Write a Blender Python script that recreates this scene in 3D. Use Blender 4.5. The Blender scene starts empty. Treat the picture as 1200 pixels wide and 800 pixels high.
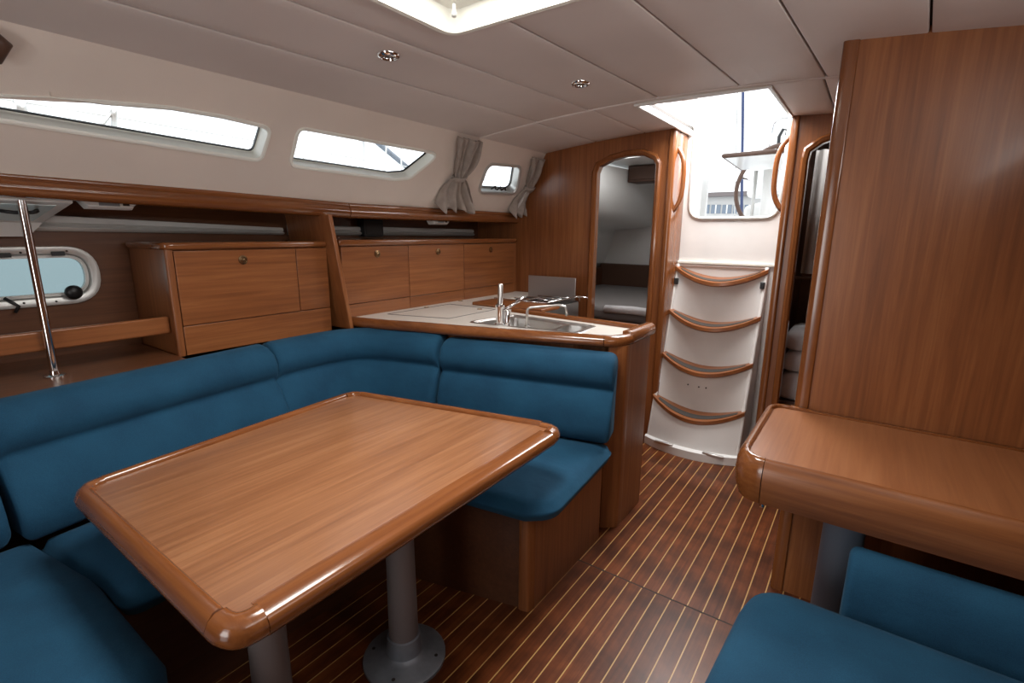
import bpy, bmesh, math, random
import numpy as np
from mathutils import Vector, Matrix
from mathutils.geometry import tessellate_polygon
random.seed(7)
PI = math.pi
scene = bpy.context.scene
C = scene.collection

# ------------------------------------------------------------------ camera
F, CX, CY, H = 585.0, 600.0, 400.0, 1.36          # focal length in px of a 1200x800 frame, eye height
_n = lambda v: v / np.linalg.norm(v)
_Y = _n(np.array([1028 - CX, 275 - CY, F]))        # vanishing point of the floor planks
_X = _n(np.array([-247 - CX, 265 - CY, F])); _X = -_n(_X - _Y * (_X @ _Y))
_Z = np.cross(_X, _Y)
if _Z[1] > 0: _Z = -_Z
RW = np.array([_X, _Y, _Z])
EYE = np.array([0, 0, H])
def ray(u, v): return RW @ np.array([(u - CX) / F, (v - CY) / F, 1.0])
def onz(u, v, z): d = ray(u, v); return Vector(EYE + d * (z - H) / d[2])
def onx(u, v, x): d = ray(u, v); return Vector(EYE + d * x / d[0])
def ony(u, v, y): d = ray(u, v); return Vector(EYE + d * y / d[1])

cam_d = bpy.data.cameras.new('camera')
cam = bpy.data.objects.new('camera', cam_d); C.objects.link(cam)
cam_d.sensor_fit = 'HORIZONTAL'; cam_d.sensor_width = 36.0
cam_d.lens = F / 1200 * 36.0
cam_d.clip_start = 0.02; cam_d.clip_end = 500
m = Matrix.Identity(4)
for i in range(3):
    m[i][0] = RW[i][0]; m[i][1] = -RW[i][1]; m[i][2] = -RW[i][2]; m[i][3] = EYE[i]
cam.matrix_world = m
scene.camera = cam

# ------------------------------------------------------------------ sky, daylight, added fill lights, exposure
w = bpy.data.worlds.new('overcast_sky'); scene.world = w; w.use_nodes = True
bgn = w.node_tree.nodes['Background']
bgn.inputs['Color'].default_value = (0.93, 0.965, 1.0, 1); bgn.inputs['Strength'].default_value = 2.2
def area(name, loc, rot, sx, sy, power, col=(1, .97, .94)):
    d = bpy.data.lights.new(name, 'AREA'); d.shape = 'RECTANGLE'; d.size = sx; d.size_y = sy
    d.energy = power; d.color = col
    o = bpy.data.objects.new(name, d); C.objects.link(o); o.location = loc; o.rotation_euler = rot
    return o
area('skylight_hatch_daylight', (-.83, .95, 2.22), (0, 0, 0), .6, .62, 38, (1, .94, .88))
area('forward_fill', (-.75, -1.12, 1.15), (math.radians(132), 0, 0), .55, 1.2, 8, (1, .95, .9))  # added fill behind the camera, aimed up to brighten the headlining
area('starboard_fill', (.42, .65, 1.70), (0, math.radians(116), 0), .16, 1.5, 6.5, (1, .97, .94))  # added fill for the port side and headlining, beside an unseen window
area('aft_cabin_fill', (-1.45, 3.55, 2.0), (0, 0, 0), .45, .4, 4)  # added fill from above to lift the aft cabin
area('head_fill', (-.08, 3.44, 2.1), (0, 0, 0), .4, .25, 2)  # added fill over the starboard compartment, its source unseen
area('companionway_daylight', (-.74, 3.0, 2.1), (math.radians(-12), 0, 0), .5, .9, 26, (1, .97, .95))
vs = scene.view_settings
vs.view_transform = 'Standard'; vs.look = 'None'; vs.exposure = 0.12; vs.gamma = 1.0; vs.use_curve_mapping = False

# ------------------------------------------------------------------ materials
MATS = {}
def new_mat(name):
    mt = bpy.data.materials.new(name); mt.use_nodes = True; MATS[name] = mt
    nt = mt.node_tree; b = nt.nodes['Principled BSDF']
    return mt, nt, b
def plain(name, col, rough=.5, metal=0.0, coat=0.0, bump=0.0, bscale=200, spec=.5, vary=0.0, vscale=6):
    mt, nt, b = new_mat(name)
    b.inputs['Base Color'].default_value = (*col, 1); b.inputs['Roughness'].default_value = rough
    b.inputs['Metallic'].default_value = metal; b.inputs['Coat Weight'].default_value = coat
    b.inputs['Specular IOR Level'].default_value = spec
    tc = nt.nodes.new('ShaderNodeTexCoord')
    if vary:
        n = nt.nodes.new('ShaderNodeTexNoise'); n.inputs['Scale'].default_value = vscale; n.inputs['Detail'].default_value = 5
        r = nt.nodes.new('ShaderNodeValToRGB')
        r.color_ramp.elements[0].position = .3; r.color_ramp.elements[1].position = .7
        r.color_ramp.elements[0].color = (*[c * (1 - vary) for c in col], 1); r.color_ramp.elements[1].color = (*[min(1, c * (1 + vary)) for c in col], 1)
        nt.links.new(tc.outputs['Object'], n.inputs['Vector']); nt.links.new(n.outputs['Fac'], r.inputs['Fac']); nt.links.new(r.outputs['Color'], b.inputs['Base Color'])
    if bump:
        n = nt.nodes.new('ShaderNodeTexNoise'); n.inputs['Scale'].default_value = bscale; n.inputs['Detail'].default_value = 3
        bp = nt.nodes.new('ShaderNodeBump'); bp.inputs['Strength'].default_value = bump; bp.inputs['Distance'].default_value = .002
        nt.links.new(tc.outputs['Object'], n.inputs['Vector']); nt.links.new(n.outputs['Fac'], bp.inputs['Height']); nt.links.new(bp.outputs['Normal'], b.inputs['Normal'])
    return mt
def wood(name, axis, dark, mid, light, rough=.32, fine=1.0, coat=.15, blotch=.0, crough=.12):
    mt, nt, b = new_mat(name); L = nt.links.new
    tc = nt.nodes.new('ShaderNodeTexCoord'); oi = nt.nodes.new('ShaderNodeObjectInfo')
    add = nt.nodes.new('ShaderNodeVectorMath'); add.operation = 'MULTIPLY_ADD'
    L(oi.outputs['Random'], add.inputs[0]); add.inputs[1].default_value = (13, 7, 19); L(tc.outputs['Object'], add.inputs[2])
    mp = nt.nodes.new('ShaderNodeMapping'); s = [60 * fine] * 3; s['xyz'.index(axis)] = 2.2 * fine; mp.inputs['Scale'].default_value = s
    L(add.outputs[0], mp.inputs['Vector'])
    n1 = nt.nodes.new('ShaderNodeTexNoise'); n1.inputs['Scale'].default_value = 1.0; n1.inputs['Detail'].default_value = 7; n1.inputs['Roughness'].default_value = .62; n1.inputs['Distortion'].default_value = .5
    L(mp.outputs[0], n1.inputs['Vector'])
    mp2 = nt.nodes.new('ShaderNodeMapping'); s2 = [4.5] * 3; s2['xyz'.index(axis)] = .7; mp2.inputs['Scale'].default_value = s2
    L(add.outputs[0], mp2.inputs['Vector'])
    n2 = nt.nodes.new('ShaderNodeTexNoise'); n2.inputs['Scale'].default_value = 1.0; n2.inputs['Detail'].default_value = 3; n2.inputs['Distortion'].default_value = 1.0
    L(mp2.outputs[0], n2.inputs['Vector'])
    mx = nt.nodes.new('ShaderNodeMix'); mx.data_type = 'FLOAT'; mx.inputs[0].default_value = .38
    L(n1.outputs['Fac'], mx.inputs[2]); L(n2.outputs['Fac'], mx.inputs[3])
    r = nt.nodes.new('ShaderNodeValToRGB'); e = r.color_ramp.elements
    e[0].position = .30; e[0].color = (*dark, 1); e[1].position = .72; e[1].color = (*light, 1)
    k = e.new(.5); k.color = (*mid, 1)
    L(mx.outputs[0], r.inputs['Fac'])
    out = r.outputs['Color']
    if blotch:
        n3 = nt.nodes.new('ShaderNodeTexNoise'); n3.inputs['Scale'].default_value = 9; n3.inputs['Detail'].default_value = 4
        L(tc.outputs['Object'], n3.inputs['Vector'])
        r3 = nt.nodes.new('ShaderNodeValToRGB'); r3.color_ramp.elements[0].position = .38; r3.color_ramp.elements[1].position = .62
        r3.color_ramp.elements[0].color = (1 - blotch,) * 3 + (1,); r3.color_ramp.elements[1].color = (1 + blotch * .4,) * 3 + (1,)
        L(n3.outputs['Fac'], r3.inputs['Fac'])
        mm = nt.nodes.new('ShaderNodeMix'); mm.data_type = 'RGBA'; mm.blend_type = 'MULTIPLY'; mm.inputs[0].default_value = 1
        L(out, mm.inputs[6]); L(r3.outputs['Color'], mm.inputs[7]); out = mm.outputs[2]
    L(out, b.inputs['Base Color'])
    b.inputs['Roughness'].default_value = rough; b.inputs['Coat Weight'].default_value = coat; b.inputs['Coat Roughness'].default_value = crough
    bp = nt.nodes.new('ShaderNodeBump'); bp.inputs['Strength'].default_value = .06; bp.inputs['Distance'].default_value = .002
    L(n1.outputs['Fac'], bp.inputs['Height']); L(bp.outputs['Normal'], b.inputs['Normal'])
    return mt
TD, TM, TL = (.150, .047, .015), (.245, .083, .026), (.36, .137, .047)
for ax in 'xyz':
    wood('teak_' + ax, ax, TD, TM, TL)
    wood('teak_gloss_' + ax, ax, (.13, .040, .012), (.205, .068, .020), (.285, .103, .034), rough=.17, coat=.45)
wood('table_teak', 'y', (.175, .066, .027), (.29, .122, .052), (.42, .20, .092), rough=.32, coat=.8, crough=.2)
wood('table_teak_x', 'y', (.25, .088, .033), (.345, .132, .051), (.42, .178, .074), rough=.32, coat=.5, crough=.2)
wood('dark_teak', 'y', (.055, .018, .007), (.085, .029, .011), (.12, .044, .017), rough=.4)  # deepened so the settee plinth fronts carry their shade in the colour
wood('plank_wood', 'y', (.055, .013, .004), (.118, .031, .009), (.20, .058, .017), rough=.34, coat=.05, blotch=.4)
MATS['plank_wood'].node_tree.nodes['Principled BSDF'].inputs['Specular IOR Level'].default_value = .28
wood('hull_teak', 'y', (.085, .030, .011), (.135, .049, .018), (.19, .074, .028), rough=.4)
plain('prism_daylit_tint', (.62, .76, .77), .25)  # opaque pale tint painted for daylight coming through the lens
plain('holly', (.50, .29, .10), .35)
plain('joint_dark', (.02, .014, .01), .7)
plain('vinyl', (.76, .705, .68), .55, bump=.25, bscale=350, vary=.05, vscale=2)
plain('liner', (.76, .675, .605), .6, bump=.15, bscale=300, vary=.04, vscale=3)
plain('gelcoat', (.80, .80, .785), .28, coat=.2)
plain('ladder_white', (.74, .715, .69), .38, vary=.04)
plain('cream', (.78, .77, .70), .35)
plain('frame_white', (.86, .87, .81), .35)
plain('laminate', (.70, .66, .60), .35, vary=.03)
plain('post_grey', (.155, .13, .126), .45, bump=.1)
plain('post_grey_blue_bounce', (.16, .20, .26), .5, bump=.3, bscale=120)  # grey post, with blue bounce off the cushions put into its colour
plain('plate_metal', (.24, .26, .29), .45, metal=.5, vary=.25, vscale=14)
plain('chrome', (.80, .80, .80), .10, metal=1)
plain('steel', (.62, .61, .59), .30, metal=1, bump=.05)
plain('lid_steel', (.42, .40, .39), .42, metal=.7)
plain('alloy', (.62, .62, .60), .38, metal=.6)
plain('brass', (.35, .24, .13), .25, metal=1)
plain('black_plastic', (.012, .012, .013), .4)
plain('rubber_dark', (.05, .045, .042), .6)
plain('white_plastic', (.75, .74, .71), .4)
plain('grey_lens', (.25, .26, .27), .2)
plain('curtain', (.36, .31, .275), .85, bump=.5, bscale=260, vary=.12, vscale=25)
plain('curtain_light', (.60, .58, .56), .8, bump=.4, bscale=260)
plain('mattress', (.20, .185, .18), .9, bump=.3, bscale=120)
plain('linen', (.72, .72, .74), .85, vary=.06, vscale=30)
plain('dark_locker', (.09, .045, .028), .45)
plain('rope_blue', (.05, .07, .16), .7)
plain('concrete', (.55, .54, .52), .8)
plain('window_dark', (.16, .20, .25), .15)
plain('water_deck', (.5, .52, .54), .5)
def fabric():
    mt, nt, b = new_mat('blue_fabric'); L = nt.links.new
    tc = nt.nodes.new('ShaderNodeTexCoord')
    n = nt.nodes.new('ShaderNodeTexNoise'); n.inputs['Scale'].default_value = 420; n.inputs['Detail'].default_value = 2
    n2 = nt.nodes.new('ShaderNodeTexNoise'); n2.inputs['Scale'].default_value = 7; n2.inputs['Detail'].default_value = 4
    L(tc.outputs['Object'], n.inputs['Vector']); L(tc.outputs['Object'], n2.inputs['Vector'])
    mx = nt.nodes.new('ShaderNodeMix'); mx.data_type = 'FLOAT'; mx.inputs[0].default_value = .5
    L(n.outputs['Fac'], mx.inputs[2]); L(n2.outputs['Fac'], mx.inputs[3])
    r = nt.nodes.new('ShaderNodeValToRGB'); e = r.color_ramp.elements
    e[0].position = .35; e[0].color = (.009, .048, .096, 1); e[1].position = .65; e[1].color = (.015, .079, .148, 1)
    L(mx.outputs[0], r.inputs['Fac']); L(r.outputs['Color'], b.inputs['Base Color'])
    b.inputs['Roughness'].default_value = .85; b.inputs['Sheen Weight'].default_value = .10; b.inputs['Specular IOR Level'].default_value = .2; b.inputs['Sheen Roughness'].default_value = .5
    b.inputs['Sheen Tint'].default_value = (.35, .6, .8, 1)
    bp = nt.nodes.new('ShaderNodeBump'); bp.inputs['Strength'].default_value = .35; bp.inputs['Distance'].default_value = .001
    bp2 = nt.nodes.new('ShaderNodeBump'); bp2.inputs['Strength'].default_value = .35; bp2.inputs['Distance'].default_value = .02
    L(n.outputs['Fac'], bp.inputs['Height']); L(n2.outputs['Fac'], bp2.inputs['Height']); L(bp2.outputs['Normal'], bp.inputs['Normal']); L(bp.outputs['Normal'], b.inputs['Normal'])
fabric()
def glass(name, tint, gloss=.06):
    mt = bpy.data.materials.new(name); mt.use_nodes = True; MATS[name] = mt
    nt = mt.node_tree; nt.nodes.clear()
    o = nt.nodes.new('ShaderNodeOutputMaterial'); t = nt.nodes.new('ShaderNodeBsdfTransparent'); g = nt.nodes.new('ShaderNodeBsdfGlossy'); x = nt.nodes.new('ShaderNodeMixShader')
    t.inputs['Color'].default_value = (*tint, 1); g.inputs['Roughness'].default_value = .03
    x.inputs[0].default_value = gloss
    nt.links.new(t.outputs[0], x.inputs[1]); nt.links.new(g.outputs[0], x.inputs[2]); nt.links.new(x.outputs[0], o.inputs['Surface'])
glass('pane', (.93, .96, .97)); glass('pane_cyan', (.25, .33, .335)); glass('smoked', (.35, .36, .38), .10)

# ------------------------------------------------------------------ mesh helpers (all meshes in metres, world axes)
def make(name, bm, mat, parent=None, smooth=False, bevel=0, seg=2, solid=0, autos=None):
    bmesh.ops.recalc_face_normals(bm, faces=bm.faces)
    me = bpy.data.meshes.new(name); bm.to_mesh(me); bm.free()
    me.materials.append(MATS[mat])
    o = bpy.data.objects.new(name, me); C.objects.link(o)
    if smooth or bevel:
        for p in me.polygons: p.use_smooth = True
        if bevel or autos: me.set_sharp_from_angle(angle=math.radians(autos or 40))
    if solid:
        md = o.modifiers.new('thickness', 'SOLIDIFY'); md.thickness = solid; md.offset = 0
    if bevel:
        md = o.modifiers.new('soft_edges', 'BEVEL'); md.width = bevel; md.segments = seg; md.limit_method = 'ANGLE'; md.angle_limit = math.radians(40); md.harden_normals = False
    if parent:
        o.parent = parent; o.matrix_parent_inverse = Matrix.Translation(parent['base']).inverted() if parent.type == 'EMPTY' else Matrix.Identity(4)
    return o
def thing(name, label, cat, base=(0, 0, 0), group=None):
    o = bpy.data.objects.new(name, None); C.objects.link(o); o.location = base; o['base'] = list(base); o.empty_display_size = .1
    o['label'] = label; o['category'] = cat
    if group: o['group'] = group
    return o
def tag(o, label, cat, group=None):
    o['label'] = label; o['category'] = cat
    if group: o['group'] = group
    return o
def struct(o, label=None):
    o['kind'] = 'structure'
    if label: o['label'] = label
    return o
def BM(): return bmesh.new()
def box(bm, x0, x1, y0, y1, z0, z1):
    v = [bm.verts.new(p) for p in ((x0, y0, z0), (x1, y0, z0), (x1, y1, z0), (x0, y1, z0), (x0, y0, z1), (x1, y0, z1), (x1, y1, z1), (x0, y1, z1))]
    for f in ((0, 3, 2, 1), (4, 5, 6, 7), (0, 1, 5, 4), (1, 2, 6, 5), (2, 3, 7, 6), (3, 0, 4, 7)): bm.faces.new([v[i] for i in f])
    return bm
def boxo(name, mat, parent, *b, bevel=.003, seg=2): return make(name, box(BM(), *b), mat, parent, bevel=bevel, seg=seg)
def loft(bm, rings, closed=True, caps=True):
    vs = [[bm.verts.new(p) for p in r] for r in rings]; n = len(vs[0])
    for a, b in zip(vs[:-1], vs[1:]):
        for i in range(n if closed else n - 1):
            j = (i + 1) % n; bm.faces.new((a[i], a[j], b[j], b[i]))
    if caps: bm.faces.new(vs[0][::-1]); bm.faces.new(vs[-1])
    return bm
def tube(bm, pts, r, seg=10, caps=True, flat=1.0):
    pts = [Vector(p) for p in pts]; rings = []
    rr = r if isinstance(r, (list, tuple)) else [r] * len(pts)
    up = None
    for i, p in enumerate(pts):
        t = (pts[min(i + 1, len(pts) - 1)] - pts[max(i - 1, 0)]).normalized()
        if up is None: up = Vector((0, 0, 1)) if abs(t.z) < .9 else Vector((1, 0, 0))
        u = (up - t * up.dot(t)).normalized(); up = u; s = t.cross(u)
        rings.append([p + (u * math.cos(a) + s * math.sin(a) * flat) * rr[i] for a in [2 * PI * k / seg for k in range(seg)]])
    return loft(bm, rings, caps=caps)
def lathe(bm, c, prof, seg=24, axis='z'):
    c = Vector(c); rings = []
    for r, h in prof:
        ring = []
        for k in range(seg):
            a = 2 * PI * k / seg; x, y = r * math.cos(a), r * math.sin(a)
            ring.append(c + Vector({'z': (x, y, h), 'x': (h, x, y), 'y': (x, h, y)}[axis]))
        rings.append(ring)
    return loft(bm, rings)
def prism(bm, poly, z0, z1):
    return loft(bm, [[(x, y, z0) for x, y in poly], [(x, y, z1) for x, y in poly]])
def area2(poly): return sum(a[0] * b[1] - b[0] * a[1] for a, b in zip(poly, poly[1:] + poly[:1])) / 2
def rounded(poly, r, n=6):
    out = []; N = len(poly); rs = r if isinstance(r, (list, tuple)) else [r] * N
    for i in range(N):
        p = Vector(poly[i]); a = (Vector(poly[i - 1]) - p); b = (Vector(poly[(i + 1) % N]) - p)
        la, lb = a.length, b.length; a.normalize(); b.normalize()
        rr = rs[i]
        if rr <= 0: out.append(tuple(p)); continue
        half = math.acos(max(-1, min(1, a.dot(b)))) / 2; d = min(rr / math.tan(half), la * .48, lb * .48)
        p0, p1 = p + a * d, p + b * d
        for k in range(n + 1):
            t = k / n; q = p0 * (1 - t) ** 2 + p * 2 * t * (1 - t) + p1 * t ** 2; out.append(tuple(q))
    return out
def inset(poly, d):
    s = 1 if area2(poly) > 0 else -1; N = len(poly); out = []
    for i in range(N):
        p = Vector(poly[i]); a = (p - Vector(poly[i - 1])); b = (Vector(poly[(i + 1) % N]) - p)
        if a.length < 1e-9: a = b
        if b.length < 1e-9: b = a
        na = Vector((-a.y, a.x)).normalized() * s; nb = Vector((-b.y, b.x)).normalized() * s
        k = (na + nb); q = k / max(.35, k.length_squared / 2) ; out.append(tuple(p + q * d))
    return out
def slab(name, mat, parent, outer, holes, fn, th, bevel=0):
    """flat plate with holes: 2-D loops, fn(a,b)->3-D front point, th = thickness vector"""
    loops = [[Vector((a, b, 0)) for a, b in lp] for lp in [outer] + holes]
    tris = tessellate_polygon(loops); flat = [p for lp in loops for p in lp]
    bm = BM(); th = Vector(th)
    f = [bm.verts.new(fn(p.x, p.y)) for p in flat]; g = [bm.verts.new(Vector(fn(p.x, p.y)) + th) for p in flat]
    for a, b, c in tris:
        try: bm.faces.new((f[a], f[b], f[c])); bm.faces.new((g[c], g[b], g[a]))
        except ValueError: pass
    k = 0
    for lp in loops:
        n = len(lp)
        for i in range(n): j = (i + 1) % n; bm.faces.new((f[k + i], f[k + j], g[k + j], g[k + i]))
        k += n
    return make(name, bm, mat, parent)
def ring_frame(name, mat, parent, loop, fn, nrm, prof, bevel=0):
    """closed moulding: loop of 2-D points, prof = [(inward offset, height along nrm)] closed profile"""
    nrm = Vector(nrm); rings = []
    for off, h in prof:
        q = inset(loop, off); rings.append([Vector(fn(a, b)) + nrm * h for a, b in q])
    bm = BM(); vs = [[bm.verts.new(p) for p in r] for r in rings]; n = len(loop); R = len(rings)
    for i in range(R):
        a, b = vs[i], vs[(i + 1) % R]
        for k in range(n): j = (k + 1) % n; bm.faces.new((a[k], a[j], b[j], b[k]))
    return make(name, bm, mat, parent, smooth=True, autos=35)
def fill_loop(name, mat, parent, loop, fn):
    bm = BM(); bm.faces.new([bm.verts.new(fn(a, b)) for a, b in loop]); return make(name, bm, mat, parent)
def sweep(name, mat, parent, path, prof, side=1, ends=0.0, zlift=None, smooth=True, autos=None):
    """profile [(d,z)] swept along plan path [(x,y)]; d to the left of travel when side=1. ends = end rounding length"""
    P = [Vector(p) for p in path]; N = len(P); nrm = []; tan = []
    for i in range(N):
        t = (P[min(i + 1, N - 1)] - P[max(i - 1, 0)]).normalized(); tan.append(t)
        if 0 < i < N - 1:
            t1 = (P[i] - P[i - 1]).normalized(); t2 = (P[i + 1] - P[i]).normalized()
            n1 = Vector((-t1.y, t1.x)); n2 = Vector((-t2.y, t2.x)); k = n1 + n2; nrm.append(k / max(.5, k.length_squared / 2) * side)
        else: nrm.append(Vector((-t.y, t.x)) * side)
    cd = sum(p[0] for p in prof) / len(prof); cz = sum(p[1] for p in prof) / len(prof)
    rings = []
    def ring(p, n, s):
        return [Vector((p.x + n.x * (cd + (d - cd) * s), p.y + n.y * (cd + (d - cd) * s), cz + (z - cz) * s)) for d, z in prof]
    def shrink(p, n, e):
        out = []
        for d, z in prof:
            v = Vector((d - cd, z - cz)); l = v.length; v = v * max(.15 * l, (l - e)) / l
            out.append(Vector((p.x + n.x * (cd + v.x), p.y + n.y * (cd + v.x), cz + v.y)))
        return out
    st = [(0, 1.0), (.12, .55), (.35, .22), (.65, .06)] if ends else []
    for u, e in st: rings.append(shrink(P[0] + tan[0] * ends * u, nrm[0], e * ends))
    for i in range(N):
        if ends and i == 0: rings.append(ring(P[0] + tan[0] * ends, nrm[0], 1)); continue
        if ends and i == N - 1: rings.append(ring(P[-1] - tan[-1] * ends, nrm[-1], 1)); continue
        rings.append(ring(P[i], nrm[i], 1))
    for u, e in reversed(st): rings.append(shrink(P[-1] - tan[-1] * ends * u, nrm[-1], e * ends))
    return make(name, loft(BM(), rings), mat, parent, smooth=smooth, autos=autos)
def cushion(name, mat, parent, poly, z0, z1, rad=.06, edge=.035, crown=.012):
    rads = rad if isinstance(rad, (list, tuple)) else [rad] * len(poly)
    P = rounded(poly, rads, 7)
    R = [(edge * .7, z0), (edge * .2, z0 + edge * .25), (0, z0 + edge * .8), (-.004, (z0 + z1) / 2), (0, z1 - edge), (edge * .28, z1 - edge * .35), (edge, z1 - edge * .02), (edge * 2.2, z1 + crown * .6)]
    rings = [[(x, y, z) for x, y in rounded(inset(poly, d), [max(.008, q - d * .6) for q in rads], 7)] for d, z in R]
    cx = sum(p[0] for p in P) / len(P); cy = sum(p[1] for p in P) / len(P)
    last = rings[-1]
    rings.append([(cx + (x - cx) * .5, cy + (y - cy) * .5, z1 + crown) for x, y, z in last])
    return make(name, loft(BM(), rings), mat, parent, smooth=True)
def sheer(o, y0=1.65, k=.026):
    for v in o.data.vertices:
        if v.co.y < y0: v.co.z += k * (y0 - v.co.y)
    return o
def line_pts(a, b, n):
    a, b = Vector(a), Vector(b); return [a.lerp(b, i / (n - 1)) for i in range(n)]

# ================================================================== STRUCTURE
CXL = -.80                                             # the boat's centreline
def zc(x): return 1.97 - .055 * (x - CXL) ** 2         # cambered headlining
YB = 3.14                                              # aft bulkhead
# ---- floor: light holly base showing in the seams, one object for each plank
floor = struct(boxo('floor', 'holly', None, -2.6, 1.0, -1.1, 3.6, -.06, -.0015, bevel=0), 'teak and holly striped cabin sole')
SP = .0564
def plank_mesh(y0, y1):
    bm = box(BM(), -SP / 2 + .0023, SP / 2 - .0023, y0, y1, -.012, 0)
    bmesh.ops.recalc_face_normals(bm, faces=bm.faces)
    me = bpy.data.meshes.new('plank'); bm.to_mesh(me); bm.free(); me.materials.append(MATS['plank_wood']); return me
pm = [plank_mesh(-1.0, 1.693), plank_mesh(1.699, 3.34)]
for k in range(-20, 25):
    for r in (0, 1):
        o = bpy.data.objects.new('plank', pm[r]); C.objects.link(o); o.parent = floor
        o.location = (-.796 + SP * (k + .5) + (.004 if r else 0), 0, 0)
boxo('floor_joint', 'joint_dark', floor, -1.95, .63, 1.692, 1.700, -.004, -.0004, bevel=0)

# ---- ceiling with separate lining panels
HX0, HX1, HY0, HY1 = -1.15, -.50, .62, 1.285           # overhead hatch
KX0, KX1, KY0 = -1.02, -.455, 2.475                    # companionway slide
def cut(bm, x0, x1, y0, y1):
    for co, no in (((x0, 0, 0), (1, 0, 0)), ((x1, 0, 0), (1, 0, 0)), ((0, y0, 0), (0, 1, 0)), ((0, y1, 0), (0, 1, 0))):
        bmesh.ops.bisect_plane(bm, geom=bm.verts[:] + bm.edges[:] + bm.faces[:], plane_co=co, plane_no=no, dist=1e-5)
    dead = [f for f in bm.faces if x0 < f.calc_center_median().x < x1 and y0 < f.calc_center_median().y < y1]
    bmesh.ops.delete(bm, geom=dead, context='FACES')
def ceil_grid(xa, xb, y0, y1, dz, nx, ny):
    bm = BM(); g = []
    for j in range(ny + 1):
        y = y0 + (y1 - y0) * j / ny; row = []
        for i in range(nx + 1):
            x = xa(y) + (xb(y) - xa(y)) * i / nx; row.append(bm.verts.new((x, y, zc(x) + dz)))
        g.append(row)
    for j in range(ny):
        for i in range(nx): bm.faces.new((g[j][i], g[j][i + 1], g[j + 1][i + 1], g[j + 1][i]))
    cut(bm, HX0, HX1, HY0, HY1); cut(bm, KX0, KX1, KY0, 4.2)
    return bm
ceiling = struct(make('ceiling', ceil_grid(lambda y: -2.3, lambda y: .7, -1.1, 3.38, .03, 40, 20), 'joint_dark', None, solid=.02), 'cambered off-white headlining of separate vinyl panels')
def seam(x0): return lambda y: x0 + .06 * (y - 1.4)
fw = [lambda y: -2.02, seam(-1.625), seam(-1.318), seam(-.965), seam(-.612), seam(-.300), seam(.012), seam(.33), lambda y: .46]
def panel(a, b, y0, y1):
    G = .0035
    bm = ceil_grid(lambda y: a(y) + G, lambda y: b(y) - G, y0 + G, y1 - G, 0, 6, 10)
    if not bm.faces: bm.free(); return
    o = make('ceiling_panel', bm, 'vinyl', ceiling, smooth=True)
    md = o.modifiers.new('thickness', 'SOLIDIFY'); md.thickness = .016; md.offset = 1
    bv = o.modifiers.new('soft', 'BEVEL'); bv.width = .004; bv.segments = 2; bv.limit_method = 'ANGLE'
    o.data.materials[0] = MATS['vinyl']
for a, b in zip(fw[:-1], fw[1:]): panel(a, b, -1.0, 2.415)
aft = [lambda y: -2.02, lambda y: -1.575, lambda y: -1.245, lambda y: KX0 + .0, lambda y: KX1, lambda y: -.25, lambda y: .1, lambda y: .46]
for i, (a, b) in enumerate(zip(aft[:-1], aft[1:])): panel(a, b, 2.415, YB)
# raised bead along the transverse seam
make('ceiling_bead', tube(BM(), [(x, 2.415, zc(x) + .001) for x in np.linspace(-1.99, .44, 40)], .007, 8), 'vinyl', ceiling, smooth=True)

# ---- port coachroof side (sloping) with window holes
T0 = Vector((-1.958, 0, 1.896)); B0 = Vector((-2.209, 0, 1.495)); SL = (T0 - B0).length; SD = (T0 - B0).normalized()
SN = Vector((SD.z, 0, -SD.x)).normalized()               # points inboard (+x, -z)
def cs(y, s): return Vector((B0.x + SD.x * s, y, B0.z + SD.z * s))
_nn = np.array(SN)
def oncs(u, v):
    d = ray(u, v); t = ((np.array(B0) - EYE) @ _nn) / (d @ _nn); p = EYE + d * t
    return float(p[1]), float((Vector(p) - Vector((B0.x, p[1], B0.z))).dot(SD))
w1 = [oncs(*p) for p in ((60, 119), (120, 121.5), (200, 128), (260, 138), (316, 151), (305, 187), (0, 139))]
y_, s_ = oncs(0, 127)
w1 = [(.25, w1[-1][1] + .02)] + [(.33, oncs(0, 119)[1])] + w1
w1 = rounded(w1, [.01, .02, .01, .01, .01, .01, .03, .03, .01], 4)
w2 = rounded([oncs(*p) for p in ((351, 151), (514, 181), (480, 208), (462, 209.5), (341, 193))], [.03, .03, .05, .03, .03], 5)
w3 = rounded([oncs(*p) for p in ((572, 193), (609, 196), (604, 226), (561, 224))], .05, 5)
wl = struct(slab('wall_left', 'liner', None, [(-1.1, -.05), (YB + .02, -.05), (YB + .02, SL + .05), (-1.1, SL + .05)], [w1, w2, w3], cs, -SN * .05), 'sloping off-white coachroof side with windows')
def window(n, loop, label, frame_mat, lip, depth=.052, wide=.014):
    root = struct(ring_frame('window_%d' % n, frame_mat, None, inset(loop, -wide), cs, SN, [(0, -.002), (.004, lip), (wide * .8, lip), (wide + .003, lip * .3), (wide + .003, -depth - .004), (wide - .004, -depth - .004), (wide - .004, -.002)]), label)
    ins = ring_frame('window_frame', frame_mat, root, inset(loop, -.002), cs, SN, [(-.004, -depth), (.007, -depth), (.009, -depth - .012), (-.004, -depth - .012)])
    ring_frame('gasket', 'black_plastic', root, inset(loop, .005), cs, SN, [(0, -depth - .002), (.004, -depth - .001), (.004, -depth - .012), (0, -depth - .012)])
    fill_loop('pane', 'pane', root, inset(loop, .004), lambda a, b: cs(a, b) - SN * (depth + .006))
    return root
window(1, w1, 'long tapering coachroof window in a white moulded frame', 'frame_white', .006)
window(2, w2, 'four-cornered coachroof window with a slanted end in a white moulded frame', 'frame_white', .006)
p3 = window(3, w3, 'small grey-framed opening portlight between two tied curtains', 'alloy', .012, wide=.018)
c3 = oncs(586, 209)
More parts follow.
